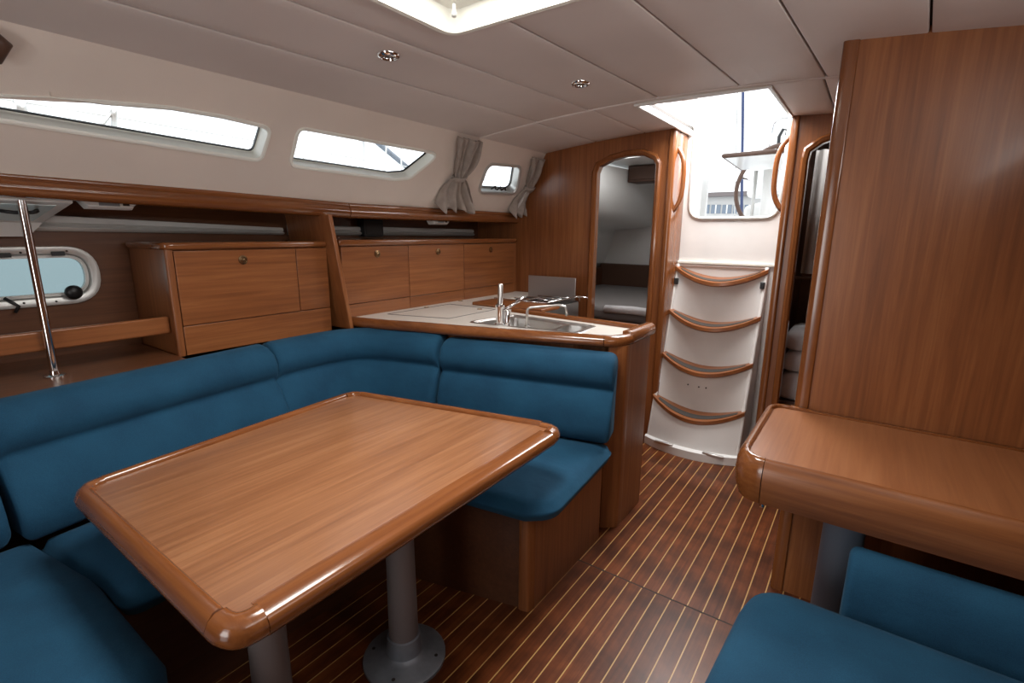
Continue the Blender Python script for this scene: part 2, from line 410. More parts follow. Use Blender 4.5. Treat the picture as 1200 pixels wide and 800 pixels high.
for dy in (-.06, .0, .05):
    make('latch', tube(BM(), [cs(c3[0] + dy, c3[1] - .075) + SN * .012, cs(c3[0] + dy + .02, c3[1] - .05) + SN * .02, cs(c3[0] + dy + .045, c3[1] - .07) + SN * .014], .006, 8), 'black_plastic', p3, smooth=True)
# starboard coachroof side and side shells (outside the picture, close the cabin)
def cs_r(y, s): p = cs(y, s); return Vector((2 * CXL - p.x, y, p.z))
sn_r = Vector((-SN.x, 0, SN.z))
rw = rounded([(-.2, .14), (1.5, .14), (1.4, .30), (-.1, .34)], .04, 4)
struct(slab('wall_right', 'liner', None, [(-1.1, -.05), (YB + .02, -.05), (YB + .02, SL + .05), (-1.1, SL + .05)], [rw], cs_r, -sn_r * .035))
struct(boxo('wall_right_lower', 'teak_y', None, .96, 1.0, -1.1, 3.4, -.06, 1.52, bevel=0))
struct(boxo('trim_3', 'teak_y', None, .58, 1.0, -1.1, 3.4, 1.46, 1.50, bevel=.004))
struct(slab('wall_front', 'teak_z', None, [(-2.7, -.06), (1.0, -.06), (1.0, 2.1), (-2.7, 2.1)], [rounded([(-1.05, .1), (-.45, .1), (-.45, 1.8), (-1.05, 1.8)], .08)], lambda a, b: Vector((a, -1.1, b)), (0, -.04, 0)))
for s_, x0 in ((1, -3.6), (-1, .62)):
    struct(boxo('trim_8' if s_ > 0 else 'trim_9', 'gelcoat', None, x0 if s_ > 0 else .65, -2.27 if s_ > 0 else 2.0, -2.5, 3.1 if s_ > 0 else 3.1, 1.505, 1.53, bevel=0), 'white side deck outside the coachroof windows')

# ---- port hull side, teak lined, with an oval portlight
HXW = -2.58
pl = rounded([(onx(0, 296, HXW).y - .27, 1.272), (.672, 1.272), (.672, 1.088), (onx(0, 296, HXW).y - .27, 1.088)], .088, 8)
hull = struct(slab('wall_left_lower', 'hull_teak', None, [(-1.1, -.06), (3.2, -.06), (3.2, 1.51), (-1.1, 1.51)], [pl], lambda a, b: Vector((HXW, a, b)), (-.03, 0, 0)), 'dark teak hull lining behind the settee')
def hp(a, b): return Vector((HXW, a, b))
wp = struct(ring_frame('window_4', 'alloy', None, inset(pl, -.022), hp, (1, 0, 0), [(0, 0), (.003, .016), (.016, .018), (.030, .012), (.034, -.03), (.0, -.03)]), 'oval aluminium hull portlight behind the chrome pole')
ring_frame('inner_frame', 'white_plastic', wp, inset(pl, .012), hp, (1, 0, 0), [(0, -.008), (.012, -.006), (.012, -.03), (0, -.03)])
fill_loop('pane', 'pane_cyan', wp, inset(pl, .01), lambda a, b: Vector((HXW - .02, a, b)))
q = onx(85, 342, HXW + .02); make('knob', lathe(BM(), q, [(.004, -.01), (.026, 0), (.028, .02), (.018, .03), (.002, .032)], 18, 'x'), 'black_plastic', wp, smooth=True)
q = onx(15, 355, HXW + .01); make('latch', tube(BM(), [q + Vector((0, -.02, .02)), q + Vector((.012, 0, 0)), q + Vector((.012, .012, -.012)), q + Vector((.01, 0, -.035))], .006, 8), 'black_plastic', wp, smooth=True)
for u, v in ((4, 299), (68, 297)):
    q = onx(u, v, HXW + .017); boxo('hinge', 'black_plastic', wp, q.x - .004, q.x + .006, q.y - .02, q.y + .02, q.z - .008, q.z + .008, bevel=.002)
for u, v in ((24, 296), (40, 296), (78, 294), (28, 355), (50, 354), (66, 353)):
    q = onx(u, v, HXW + .017); make('screw', lathe(BM(), q, [(.004, 0), (.004, .002), (.001, .003)], 8, 'x'), 'joint_dark', wp)
# soffit under the side deck and the white moulded strip along the hull
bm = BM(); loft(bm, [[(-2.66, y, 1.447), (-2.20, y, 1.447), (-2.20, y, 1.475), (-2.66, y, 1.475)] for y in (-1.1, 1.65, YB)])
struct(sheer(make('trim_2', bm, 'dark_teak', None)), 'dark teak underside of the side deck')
st = thing('hull_moulding', 'white moulded strip running along the hull above the lockers', 'moulding', (-2.57, 1.0, 1.36))
def strip(y0, y1, z0a, z0b, ha, hb):
    rr = []
    for i in range(13):
        t = i / 12; y = y0 + (y1 - y0) * t; z = z0a + (z0b - z0a) * t; h = ha + (hb - ha) * t
        rr.append([(HXW + .0005, y, z), (HXW + .03, y, z + .002), (HXW + .045, y, z + h * .25), (HXW + .03, y, z + h * .45), (HXW + .02, y, z + h * .5), (HXW + .035, y, z + h * .56), (HXW + .03, y, z + h * .95), (HXW + .0005, y, z + h)])
    return loft(BM(), rr)
make('strip', strip(-1.0, 1.49, 1.372, 1.335, .10, .038), 'white_plastic', st, smooth=True, autos=50)
for y0, y1 in ((1.53, onx(427, 264, -2.51).y + .001), (onx(450, 264, -2.51).y - .001, 3.05)):
    make('strip', strip(y0, y1, 1.335 - .0066 * (y0 - 1.53), 1.335 - .0066 * (y1 - 1.53), .055, .052), 'white_plastic', st, smooth=True, autos=50)

# ---- aft bulkhead with the arched doorway
def bk(a, b): return Vector((a, YB, b))
arch_px = ((697, 206), (704, 196), (720, 187), (740, 182), (758, 182), (769, 190), (769.5, 196))
arch = [(ony(*p, YB).x, ony(*p, YB).z) for p in arch_px]
arch = [(-1.565, 1.745)] + [(-1.545, 1.79), (-1.46, 1.825), (-1.36, 1.842), (-1.25, 1.84), (-1.175, 1.805)] + [(-1.155, 1.77)]
door_loop = [(-1.155, .30)] + arch[::-1] + [(-1.565, .30)]
struct(slab('wall_back', 'teak_z', None, [(-2.66, -.06), (-1.062, -.06), (-1.062, 2.05), (-1.92, 1.97), (-2.23, 1.475), (-2.66, 1.475)], [door_loop], bk, (0, .04, 0)), 'varnished teak bulkhead with an arched doorway')
dr = struct(thing('door_1', 'arched teak door surround leading to the port aft cabin', 'door', (-1.36, YB, .3)))
ring_frame('door_frame', 'teak_gloss_z', dr, inset(door_loop, -.030), bk, (0, -1, 0), [(0, 0), (.004, .012), (.014, .018), (.030, .014), (.038, .004), (.038, -.045), (.028, -.045), (.028, 0)])
# rounded jamb post at the companionway
struct(make('trim_4', prism(BM(), rounded([(-1.085, YB - .018), (-1.045, YB - .018), (-1.045, 3.39), (-1.085, 3.39)], [.012, .018, 0, 0], 5), 0, 1.99), 'teak_gloss_z', None, smooth=True, autos=35), 'rounded teak jamb beside the companionway steps')
# ---- starboard aft bulkhead with arched doorway
la = [(-.345, .05), (-.352, 1.74), (-.345, 1.785), (-.29, 1.825), (-.20, 1.85), (-.05, 1.855), (.05, 1.82), (.07, 1.76), (.07, .05)]
struct(slab('wall_back_right', 'teak_z', None, [(-.435, -.06), (1.0, -.06), (1.0, 2.1), (-.435, 2.1)], [la], bk, (0, .04, 0)), 'teak bulkhead to starboard of the steps')
dr2 = struct(thing('door_2', 'arched teak door surround to starboard of the steps', 'door', (-.14, YB, .05)))
ring_frame('door_frame', 'teak_gloss_z', dr2, inset(la, -.030), bk, (0, -1, 0), [(0, 0), (.004, .012), (.014, .018), (.030, .014), (.038, .004), (.038, -.045), (.028, -.045), (.028, 0)])
struct(make('trim_5', prism(BM(), rounded([(-.445, YB - .018), (-.405, YB - .018), (-.405, 3.39), (-.445, 3.39)], [.018, .012, 0, 0], 5), 0, 1.99), 'teak_gloss_z', None, smooth=True, autos=35), 'rounded teak jamb to starboard of the steps')
# ---- white companionway panel with the U-shaped opening
YP = 3.36
ul = [(-1.04, 1.20)]
uin = rounded([(-1.005, 2.2), (-1.005, 1.452), (-.482, 1.452), (-.482, 2.2)], [0, .09, .09, 0], 8)
outl = [(-1.10, .0), (-.39, .0), (-.39, 2.2)] + uin[::-1] + [(-1.10, 2.2)]
def yp(a, b): return Vector((a, YP, b))
kp = struct(slab('wall_back_panel', 'ladder_white', None, outl, [], yp, (0, .03, 0)), 'white moulded companionway panel above the steps')
u2 = [(-1.005, 2.0)] + uin[1:-1] + [(-.482, 2.0)]
make('seal', tube(BM(), [(a, YP - .002, b) for a, b in u2], .012, 8), 'alloy', kp, smooth=True)
struct(boxo('trim_6', 'cream', None, -1.05, -.44, YP - .02, YP + .0, 1.166, 1.185, bevel=.004), 'narrow ledge across the head of the steps')
# ---- forward face of the starboard compartment (large teak panel)
pt = struct(thing('wall_partition', 'large varnished teak panel behind the bar-height table', 'wall', (-.15, 2.0, 0)))
boxo('panel', 'teak_z', pt, -.125, 1.0, 2.0, 2.035, 0, 2.1, bevel=0)
make('corner_post', prism(BM(), rounded([(-.165, 1.992), (-.12, 1.992), (-.12, 2.042), (-.165, 2.042)], [.02, .006, .006, .02], 5), 0, 2.1), 'teak_gloss_z', pt, smooth=True, autos=35)

# ================================================================== HATCHES
hr = rounded([(HX0, HY0), (HX1, HY0), (HX1, HY1), (HX0, HY1)], .05, 6)
def hz(a, b): return Vector((a, b, zc(a)))
hatch = thing('deck_hatch', 'cream framed skylight hatch set in the headlining', 'hatch', (-.825, .95, 1.97))
ring_frame('frame_lip', 'cream', hatch, inset(hr, -.022), hz, (0, 0, -1), [(0, -.002), (.003, .010), (.012, .013), (.022, .010), (.024, -.03), (.0, -.03)])
ring_frame('coaming', 'cream', hatch, inset(hr, -.006), hz, (0, 0, -1), [(0, .002), (.004, .004), (.02, -.05), (.05, -.062), (.055, -.075), (.0, -.085)])
ring_frame('lid_frame', 'cream', hatch, inset(hr, .055), lambda a, b: Vector((a, b, 2.05)), (0, 0, -1), [(0, 0), (.006, .014), (.02, .016), (.03, .0), (.03, -.02), (0, -.02)])
fill_loop('pane', 'pane', hatch, inset(hr, .06), lambda a, b: Vector((a, b, 2.066)))
make('catch', lathe(BM(), (HX0 + .055, HY1 - .055, zc(HX0) + .012), [(.007, 0), (.009, .008), (.006, .016), (.005, .035)], 12), 'alloy', hatch, smooth=True)
# companionway slide: low coaming walls round the opening
ks = thing('companionway_slide', 'white coaming round the open companionway hatch', 'hatch', (-.74, 2.9, 1.97))
boxo('side_coaming', 'gelcoat', ks, KX0 - .02, KX0 - .001, KY0, 3.42, 1.955, 2.055, bevel=.004)
boxo('side_coaming', 'gelcoat', ks, KX1 + .001, KX1 + .02, KY0, 3.42, 1.955, 2.0, bevel=.004)
boxo('front_coaming', 'gelcoat', ks, KX0 - .02, KX1 + .02, KY0 - .02, KY0 - .001, 1.955, 2.0, bevel=.004)
# the cream trim under the front of the opening
make('front_trim', loft(BM(), [[(x, KY0 - .03, zc(x) - .001), (x, KY0 + .004, zc(x) - .004), (x, KY0 + .004, zc(x) + .03), (x, KY0 - .03, zc(x) + .03)] for x in np.linspace(KX0, KX1, 10)]), 'cream', ks)

# ================================================================== CEILING LAMPS
for (u, v), lab in (((455, 64), 'small round chrome ceiling light beside the skylight hatch'), ((680, 97), 'small round chrome ceiling light nearer the companionway')):
    d = ray(u, v); best = min(np.linspace(.5, 5, 4000), key=lambda t: abs((EYE + d * t)[2] - zc((EYE + d * t)[0])))
    p = Vector(EYE + d * best); p.z = zc(p.x)
    t = thing('ceiling_light', lab, 'light', p, 'round ceiling lights')
    make('ring', lathe(BM(), p, [(.040, .002), (.040, -.004), (.034, -.011), (.027, -.012), (.024, -.006), (.024, .002)], 28), 'chrome', t, smooth=True, autos=50)
    make('reflector', lathe(BM(), p, [(.024, .001), (.020, -.004), (.006, -.002), (.001, -.002)], 20), 'grey_lens', t, smooth=True)

# ================================================================== FIDDLE RAIL, SHELF, POLE
fp = [(-.012, 1.425), (.004, 1.422), (.02, 1.432), (.026, 1.45), (.022, 1.468), (.012, 1.476), (.016, 1.486), (.008, 1.497), (-.012, 1.498), (-.03, 1.498), (-.03, 1.425)]
for y0, y1, lab in ((-1.0, 1.643, 'long rounded teak fiddle rail below the long tapering window'), (1.648, YB, 'rounded teak fiddle rail below the two curtains')):
    tag(sheer(sweep('fiddle_rail', 'teak_gloss_y', None, line_pts((-2.205, y0), (-2.205, y1), 3), fp, side=-1, autos=60)), lab, 'rail', 'teak fiddle rails')
sh = tag(make('settee_shelf', prism(BM(), [(HXW, -1.0), (-1.972, -1.0), (-2.026, .20), (-2.112, .80), (HXW, .80)], .84, .868), 'hull_teak', None, bevel=.004), 'teak shelf along the hull behind the long settee back', 'shelf')
tag(boxo('shelf_batten', 'teak_y', None, -2.265, -2.24, -1.0, .80, .955, 1.022, bevel=.006, seg=3), 'teak batten rail above the settee shelf', 'rail')
b = onx(64, 438, -2.22); pz = .868
t = thing('grab_pole', 'slim chrome pole standing on the settee shelf', 'pole', (-2.215, b.y, pz))
make('pole', tube(BM(), [(-2.215, b.y, pz), (-2.215, b.y, 1.446)], .0125, 14), 'chrome', t, smooth=True, autos=50)
make('base_flange', lathe(BM(), (-2.215, b.y, pz), [(.030, -.002), (.030, .004), (.016, .008), (.014, .02)], 18), 'chrome', t, smooth=True, autos=40)
# slanted white framed deck prism by the pole
A = onx(86, 238, -2.24); Bq = onx(50, 261, -2.50)
t = thing('deck_prism', 'white framed pale glass deck prism above the chrome pole', 'deck light', (-2.37, .4, 1.4))
def dq(a, b):   # a along y back from right edge (0..1 m), b 0 at inner edge, 1 at hull
    p = A.lerp(Bq, b); return Vector((p.x, p.y - a, p.z))
dl = [(0, 0), (.7, 0), (.7, 1), (0, 1)]
bm = BM(); loft(bm, [[dq(*p) for p in dl], [dq(*p) + Vector((0, 0, .012)) for p in dl]])
make('frame', bm, 'white_plastic', t, bevel=.003)
gl = [(.035, .12), (.66, .12), (.66, .88), (.035, .88)]
bm = BM(); loft(bm, [[dq(*p) + Vector((0, 0, -.002)) for p in gl], [dq(*p) + Vector((0, 0, .005)) for p in gl]])
make('lens', bm, 'prism_daylit_tint', t)
B2 = onx(34, 277, -2.52)
bm = BM(); loft(bm, [[Bq, Bq + Vector((0, -.7, 0)), B2 + Vector((0, -.6, 0)), B2], [p + Vector((-.012, 0, .012)) for p in (Bq, Bq + Vector((0, -.7, 0)), B2 + Vector((0, -.6, 0)), B2)]])
make('flange', bm, 'white_plastic', t)
q = dq(.12, .3) + Vector((0, 0, -.006))
make('ring', tube(BM(), [q + Vector((.045 * math.cos(a), .05 * math.sin(a), -.01 * math.cos(a))) for a in np.linspace(0, 2 * PI, 20)], .006, 6), 'black_plastic', t, smooth=True)
# strip lamps under the side deck
for (u0, u1, v), x, lab in (((93, 160, 245), -2.30, 'white strip lamp under the side deck beside the deck prism'), ((503, 524, 262), -2.275, 'small white strip lamp over the galley lockers')):
    a = onx(u0, v, x); b2 = onx(u1, v, x); z = 1.447 + (.026 * (1.65 - a.y) if a.y < 1.65 else 0)
    t = thing('strip_lamp', lab, 'lamp', (x, (a.y + b2.y) / 2, z), 'strip lamps under the side deck')
    make('housing', loft(BM(), [[(x - .03, y, z + .001), (x + .03, y, z + .001), (x + .028, y, z - .036 * k), (x + .015, y, z - .046 * k), (x - .026, y, z - .046 * k)] for y, k in ((a.y, .4), (a.y + .02, 1), (b2.y - .02, 1), (b2.y, .4))]), 'white_plastic', t, smooth=True, autos=40)
    boxo('lens', 'grey_lens', t, x + .015, x + .031, a.y + .05, b2.y - .06, z - .034, z - .010, bevel=.001)
    boxo('switch', 'joint_dark', t, x + .016, x + .031, b2.y - .05, b2.y - .03, z - .032, z - .012, bevel=.001)
a = onx(427, 264, -2.51); b2 = onx(450, 264, -2.51)
t = thing('black_speaker', 'small black box above the galley lockers', 'speaker', (-2.52, (a.y + b2.y) / 2, 1.36))
boxo('body', 'black_plastic', t, -2.575, -2.515, a.y, b2.y, 1.325, 1.43, bevel=.006)
boxo('front', 'rubber_dark', t, -2.517, -2.511, a.y + .015, b2.y - .015, 1.34, 1.415, bevel=.002)

# ================================================================== LOCKERS
LX = -2.19
def knob(p, parent):
    k = make('knob', lathe(BM(), p, [(.019, 0), (.019, .004), (.013, .005), (.012, .003), (.004, .004), (.004, .010), (.001, .011)], 20, 'x'), 'brass', parent, smooth=True, autos=40)
t = thing('side_locker', 'low teak locker with one drop-front door behind the settee', 'locker', (-2.37, 1.13, .868))
boxo('body', 'teak_z', t, HXW + .01, LX - .016, .802, 1.495, .865, 1.285, bevel=.004)
make('top', prism(BM(), rounded([(HXW + .01, .785), (LX + .012, .785), (LX + .012, 1.495), (HXW + .01, 1.495)], [.04, .04, 0, 0], 5), 1.282, 1.31), 'teak_gloss_y', t, bevel=.010, seg=3)
make('corner_post', prism(BM(), rounded([(LX - .03, .796), (LX + .002, .796), (LX + .002, .822), (LX - .03, .822)], [0, .018, 0, 0], 5), .865, 1.284), 'teak_z', t, smooth=True, autos=35)
d = boxo('door', 'teak_y', t, LX - .016, LX + .002, .826, 1.330, .985, 1.277, bevel=.002); knob(Vector((LX + .002, 1.085, 1.235)), d)
boxo('side_panel', 'teak_y', t, LX - .016, LX + .001, 1.334, 1.495, .985, 1.277, bevel=.002)
boxo('lower_panel', 'teak_y', t, LX - .016, LX + .001, .826, 1.495, .865, .982, bevel=.002)
# divider board between the two lockers
bm = BM(); th = .022
front = [(-2.50, 1.475, 1.445), (-2.125, 1.475, 1.435), (-2.105, 1.545, .87), (-2.50, 1.545, .87)]
loft(bm, [[Vector(p) for p in front], [Vector(p) + Vector((0, th, 0)) for p in front]])
tag(make('locker_divider', bm, 'teak_z', None, bevel=.004), 'upright teak board dividing the side locker from the galley lockers', 'divider')
t = thing('galley_locker', 'long teak locker with three flap doors above the worktop', 'locker', (-2.37, 2.35, .9))
boxo('body', 'teak_z', t, HXW + .01, LX - .016, 1.575, YB, .9145, 1.285, bevel=.002)
boxo('top', 'teak_gloss_y', t, HXW + .01, LX + .014, 1.56, YB - .03, 1.283, 1.315, bevel=.010, seg=3)
for y0, y1 in ((1.578, 2.03), (2.034, 2.516), (2.52, 3.085)):
    d = boxo('door', 'teak_y', t, LX - .016, LX + .002, y0, y1, .985, 1.279, bevel=.002)
    knob(Vector((LX + .002, (y0 + y1) / 2 + .0, 1.238)), d)
    boxo('lower_panel', 'teak_y', t, LX - .016, LX + .001, y0, y1, .9145, .982, bevel=.002)

# ================================================================== GALLEY
ZW = .915
_z = .882
e0, e1, e2, e3, e4 = onz(470, 388, _z), onz(540, 393, _z), onz(715, 406, _z), onz(736, 405, _z), onz(767, 388, _z + .01)
ex = e3.x
sink_hole = rounded([tuple(onz(u, v, ZW)[:2]) for u, v in ((549, 377.5), (677, 390.5), (697, 382), (600, 369))], .035, 4)
wk = thing('galley_worktop', 'cream laminate galley worktop with a rounded teak edge', 'worktop', (-1.6, 2.05, .87))
i1, i2 = onz(601, 361, ZW + .02), onz(744, 380, ZW + .02)
IX = i1.x
top_poly = [(-2.20, 1.62), (-1.95, 1.68), (e1.x - .01, e1.y + .045), (e2.x - .04, e2.y + .045), (ex - .04, e3.y + .04), (ex - .04, i2.y), (IX, i1.y), (IX, 2.50), (-2.0, 2.51), (-2.0, YB), (-2.20, YB)]
slab('top', 'laminate', wk, top_poly, [sink_hole], lambda a, b: Vector((a, b, ZW)), (0, 0, -.035))
edge_prof = [(-.05, ZW - .039), (-.05, ZW + .002), (-.035, ZW + .009), (-.018, ZW + .008), (-.004, ZW - .002), (.002, ZW - .018), (-.004, ZW - .034), (-.018, ZW - .042)]
ed = (Vector(e2[:2]) - Vector(e1[:2])).normalized()
fe = Vector(e2[:2]) - ed * .03
sweep('front_edge', 'teak_gloss_x', wk, [(-2.187, 1.5655), (-2.05, 1.592), (-1.93, 1.622), (-1.75, 1.68), tuple(e1[:2]), tuple(fe)], edge_prof, side=-1, autos=50)
P0 = fe + ed * .003; P1 = Vector(e2[:2]) + ed * .045; P2 = Vector((ex, e3.y + .06))
cp = [tuple(P0 * (1 - t_) ** 2 + P1 * 2 * t_ * (1 - t_) + P2 * t_ ** 2) for t_ in np.linspace(0, 1, 9)]
sweep('corner_edge', 'teak_gloss_x', wk, cp, edge_prof, side=-1, autos=50)
sweep('end_rail', 'teak_gloss_y', wk, [(ex, P2.y + .003), (ex, P2.y + .15), (ex, e4.y)], [(d * 1.15, z + (.012 if z > ZW - .01 else 0)) for d, z in edge_prof], side=-1, ends=.010, autos=60)
sweep('inner_fiddle', 'teak_gloss_x', wk, [(ex - .045, i2.y), (IX, i1.y)], [(-.014, ZW - .038), (-.014, ZW + .014), (-.008, ZW + .021), (.008, ZW + .021), (.014, ZW + .014), (.014, ZW - .038)], side=1, autos=50)
for (u, v) in ((500, 360), (536, 352), (562, 362)):
    p = onz(u, v, ZW + .001); p.x = max(p.x, -2.165)
    pr = make('lid_pull', lathe(BM(), p, [(.016, -.002), (.016, .001), (.011, .0015), (.010, -.001)], 16), 'brass', wk, smooth=True, autos=40)
# lid outlines cut in the worktop (fridge lid)
lid = [Vector((*p, ZW + .0012)) for p in ((-2.12, 1.80), (-1.76, 1.90), (-1.76, 2.30), (-2.12, 2.30))]
for a, b2 in zip(lid, lid[1:] + lid[:1]): make('lid_joint', tube(BM(), [a, b2], .0016, 4), 'post_grey', wk)
# base cabinet of the peninsula
cab = thing('galley_cabinet', 'teak galley peninsula base under the worktop', 'cabinet', (-1.5, 2.1, 0))
cpoly = [(-2.19, 1.70), (-1.90, 1.748), (-1.60, e1.y + .078), (e2.x - .05, e2.y + .06), (ex - .035, e3.y + .05), (ex - .035, i2.y - .01), (IX - .02, i1.y), (IX - .02, 2.48), (-2.01, 2.49), (-2.01, YB - .004), (-2.19, YB - .004)]
slab('body', 'teak_z', cab, cpoly, [inset(sink_hole, -.03)], lambda a, b: Vector((a, b, 0)), (0, 0, ZW - .037))
make('end_panel', prism(BM(), [(ex - .036, e3.y + .02), (ex - .008, e3.y + .02), (ex - .008, e4.y - .05), (ex - .036, e4.y - .05)], 0, ZW - .037), 'teak_z', cab, bevel=.003)
make('corner_post', prism(BM(), rounded([(e2.x - .02, e2.y + .012), (ex - .006, e3.y + .006), (ex - .006, e3.y + .07), (e2.x - .02, e2.y + .07)], [.01, .03, .01, .01], 5), 0, ZW - .037), 'teak_z', cab, smooth=True, autos=35)
# sink
sk = thing('sink', 'stainless double sink sunk into the galley worktop', 'sink', (-1.38, 2.13, .75))
def zt(z): return lambda a, b: Vector((a, b, z))
ring_frame('rim', 'steel', sk, inset(sink_hole, -.012), zt(ZW), (0, 0, 1), [(0, 0), (.003, .003), (.016, .003), (.02, -.004), (.02, -.01), (0, -.002)])
_q = [tuple(onz(u, v, ZW)[:2]) for u, v in ((558, 377.5), (646, 386.5), (660, 380), (604, 371))]
_r = [tuple(onz(u, v, ZW)[:2]) for u, v in ((651, 387), (673, 389), (690, 382), (664, 380.3))]
b1 = rounded(_q, .03, 4); b2p = rounded(_r, .03, 4)
slab('deck', 'steel', sk, inset(sink_hole, .001), [b1, b2p], zt(ZW - .002), (0, 0, -.003))
for bb in (b1, b2p):
    R = [[(x, y, ZW - .002) for x, y in bb], [(x, y, ZW - .12) for x, y in inset(bb, .01)], [(x, y, ZW - .14) for x, y in inset(bb, .03)]]
    bm = BM(); loft(bm, R, caps=False); bm.verts.ensure_lookup_table(); bm.faces.new(bm.verts[-len(bb):])
    make('basin', bm, 'steel', sk, smooth=True, autos=50)
# mixer tap
p = onz(586, 381, ZW)
t = thing('mixer_tap', 'chrome mixer tap with pull-out head and side lever by the sink', 'tap', p)
make('body', lathe(BM(), p, [(.026, 0), (.026, .006), (.021, .012), (.021, .085), (.024, .09), (.024, .10), (.015, .106)], 20), 'chrome', t, smooth=True, autos=35)
make('spray_head', tube(BM(), [p + Vector((0, 0, .10)), p + Vector((-.002, .004, .13)), p + Vector((-.006, .01, .195)), p + Vector((-.007, .011, .2))], [.013, .014, .013, .010], 14), 'steel', t, smooth=True, autos=50)
make('lever', tube(BM(), [p + Vector((.02, .0, .075)), p + Vector((.05, .03, .10)), p + Vector((.085, .075, .135))], [.008, .007, .009], 10), 'chrome', t, smooth=True)
make('lever_hub', lathe(BM(), p + Vector((.035, .012, 0)), [(.013, 0), (.013, .07), (.008, .078)], 14), 'chrome', t, smooth=True, autos=40)
p = onz(617.5, 384, ZW)
t = thing('pump_spout', 'thin steel swan-neck spout beside the mixer tap', 'tap', p)
q = Vector((.155, .10, 0)); pts = [p, p + Vector((0, 0, .08))]
pts += [p + q * (.5 - .5 * math.cos(a)) * .18 + Vector((0, 0, .08 + .018 * math.sin(a))) for a in (.5, 1.0, 1.5)] + [p + q * .8 + Vector((0, 0, .112)), p + q * .95 + Vector((0, 0, .105)), p + q + Vector((0, 0, .09)), p + q + Vector((0, 0, .06))]
make('spout', tube(BM(), pts, .006, 10), 'steel', t, smooth=True)
make('foot', lathe(BM(), p, [(.013, 0), (.013, .008), (.007, .012)], 14), 'steel', t, smooth=True, autos=40)
# stove
t = thing('stove', 'stainless gimballed stove with raised lid against the bulkhead', 'stove', (-1.8, 2.8, .4))
SZ = ZW - .01
boxo('body', 'steel', t, -1.985, -1.60, 2.60, 3.03, .42, SZ - .007, bevel=.006)
boxo('hob', 'black_plastic', t, -1.98, -1.605, 2.605, 3.025, SZ - .008, SZ, bevel=.002)
boxo('lid', 'lid_steel', t, -1.998, -1.615, 2.998, 3.006, SZ - .007, 1.058, bevel=.003)
for cx_, cy_ in ((-1.88, 2.72), (-1.71, 2.90)):
    bn = make('burner', lathe(BM(), (cx_, cy_, SZ - .001), [(.045, 0), (.045, .010), (.028, .014), (.028, .020), (.002, .021)], 20), 'rubber_dark', t, smooth=True, autos=40)
make('fiddle_bar', tube(BM(), [(-1.99, 2.59, SZ - .002), (-1.99, 2.59, SZ + .03), (-1.60, 2.59, SZ + .03), (-1.60, 3.035, SZ + .03), (-1.60, 3.035, SZ - .002)], .005, 8), 'chrome', t, smooth=True)
for k in range(4): make('pot_support', tube(BM(), [(-1.96 + .03 * k, 2.63 + .1 * k, SZ + .022), (-1.62, 2.66 + .1 * k, SZ + .022)], .004, 6), 'chrome', t, smooth=True)
make('pot_clamp', tube(BM(), [(-1.76, 2.60, SZ + .03), (-1.70, 2.68, SZ + .045), (-1.63, 2.66, SZ + .035)], .007, 8), 'chrome', t, smooth=True)
make('gimbal_arm', tube(BM(), [(-1.62, 2.98, SZ + .03), (-1.57, 2.99, SZ + .033), (-1.52, 3.0, SZ + .026)], .007, 8), 'chrome', t, smooth=True)
tag(boxo('cutting_board', 'teak_x', None, -1.99, -1.48, 2.36, 2.565, ZW - .0005, ZW + .020, bevel=.005), 'teak cutting board lying between the sink fiddle and the stove', 'board')

# ================================================================== COMPANIONWAY STEPS
ld = thing('companionway_ladder', 'white moulded companionway ladder with four curved teak treads', 'ladder', (-.79, 3.05, 0))
def lean(z): return 3.045 + .255 * z
LXA, LXB = -1.068, -.500
def lx(u, z): # u -1..1
    c = (LXA + LXB) / 2 - .006 + .012 * z; return c + u * (LXB - LXA) / 2 * (1 - .02 * z)
TZ = [.315, .60, .875, 1.15]
us = np.linspace(-1, 1, 33)
def sagf(u): return .088 * (1 - abs(u) ** 1.9)
def sagb(u): return .070 * (1 - abs(u) ** 1.9)
def bulf(u): return .085 * (1 - u * u)
def backd(u): return .018 + .040 * (1 - abs(u) ** 4)         # back of a tread, behind the lean line
bays = [(lambda u: 0.0, lambda u: TZ[0] - sagf(u) - .012, 0)]
for i in range(4): bays.append((lambda u, i=i: TZ[i] - sagb(u) + .004, (lambda u, i=i: TZ[i + 1] - sagf(u) - .012) if i < 3 else (lambda u: 1.166), 1 if i < 3 else 2))
def depth(u, z):
    for lo, hi, kind in bays:
        if lo(u) <= z <= hi(u): return bay_depth(u, (z - lo(u)) / max(1e-4, hi(u) - lo(u)), kind)
    return 0
def bay_depth(u, t_, kind):
    if kind == 0: return -.062 * (1 - u * u)
    if kind == 2: return backd(u) - .012
    v = max(0, 1 - abs(u) / (.15 + .55 * t_))
    return (1 - t_) ** .7 * (backd(u) - .010) - t_ * .050 * (1 - u * u) - .030 * v * t_ * (1 - .3 * t_)
for lo, hi, kind in bays:
    bm = BM(); g = []
    for t_ in np.linspace(0, 1, 14):
        g.append([bm.verts.new((lx(u, lo(u) + (hi(u) - lo(u)) * t_), min(YP - .002, lean(lo(u) + (hi(u) - lo(u)) * t_) + bay_depth(u, t_, kind)), lo(u) + (hi(u) - lo(u)) * t_)) for u in us])
    for j in range(13):
        for i in range(len(us) - 1): bm.faces.new((g[j][i], g[j][i + 1], g[j + 1][i + 1], g[j + 1][i]))
    make('riser', bm, 'ladder_white', ld, smooth=True)
for s, u in ((-1, -1), (1, 1)):
    bm = BM(); prof = []
    for z in np.linspace(0, 1.165, 12): prof.append([(lx(u, z) - s * .001, lean(z) - .006, z), (lx(u, z) - s * .022, lean(z) - .004, z), (lx(u, z) - s * .022, YP - .001, z), (lx(u, z) - s * .001, YP - .001, z)])
    loft(bm, prof); make('side_cheek', bm, 'ladder_white', ld, bevel=.006)
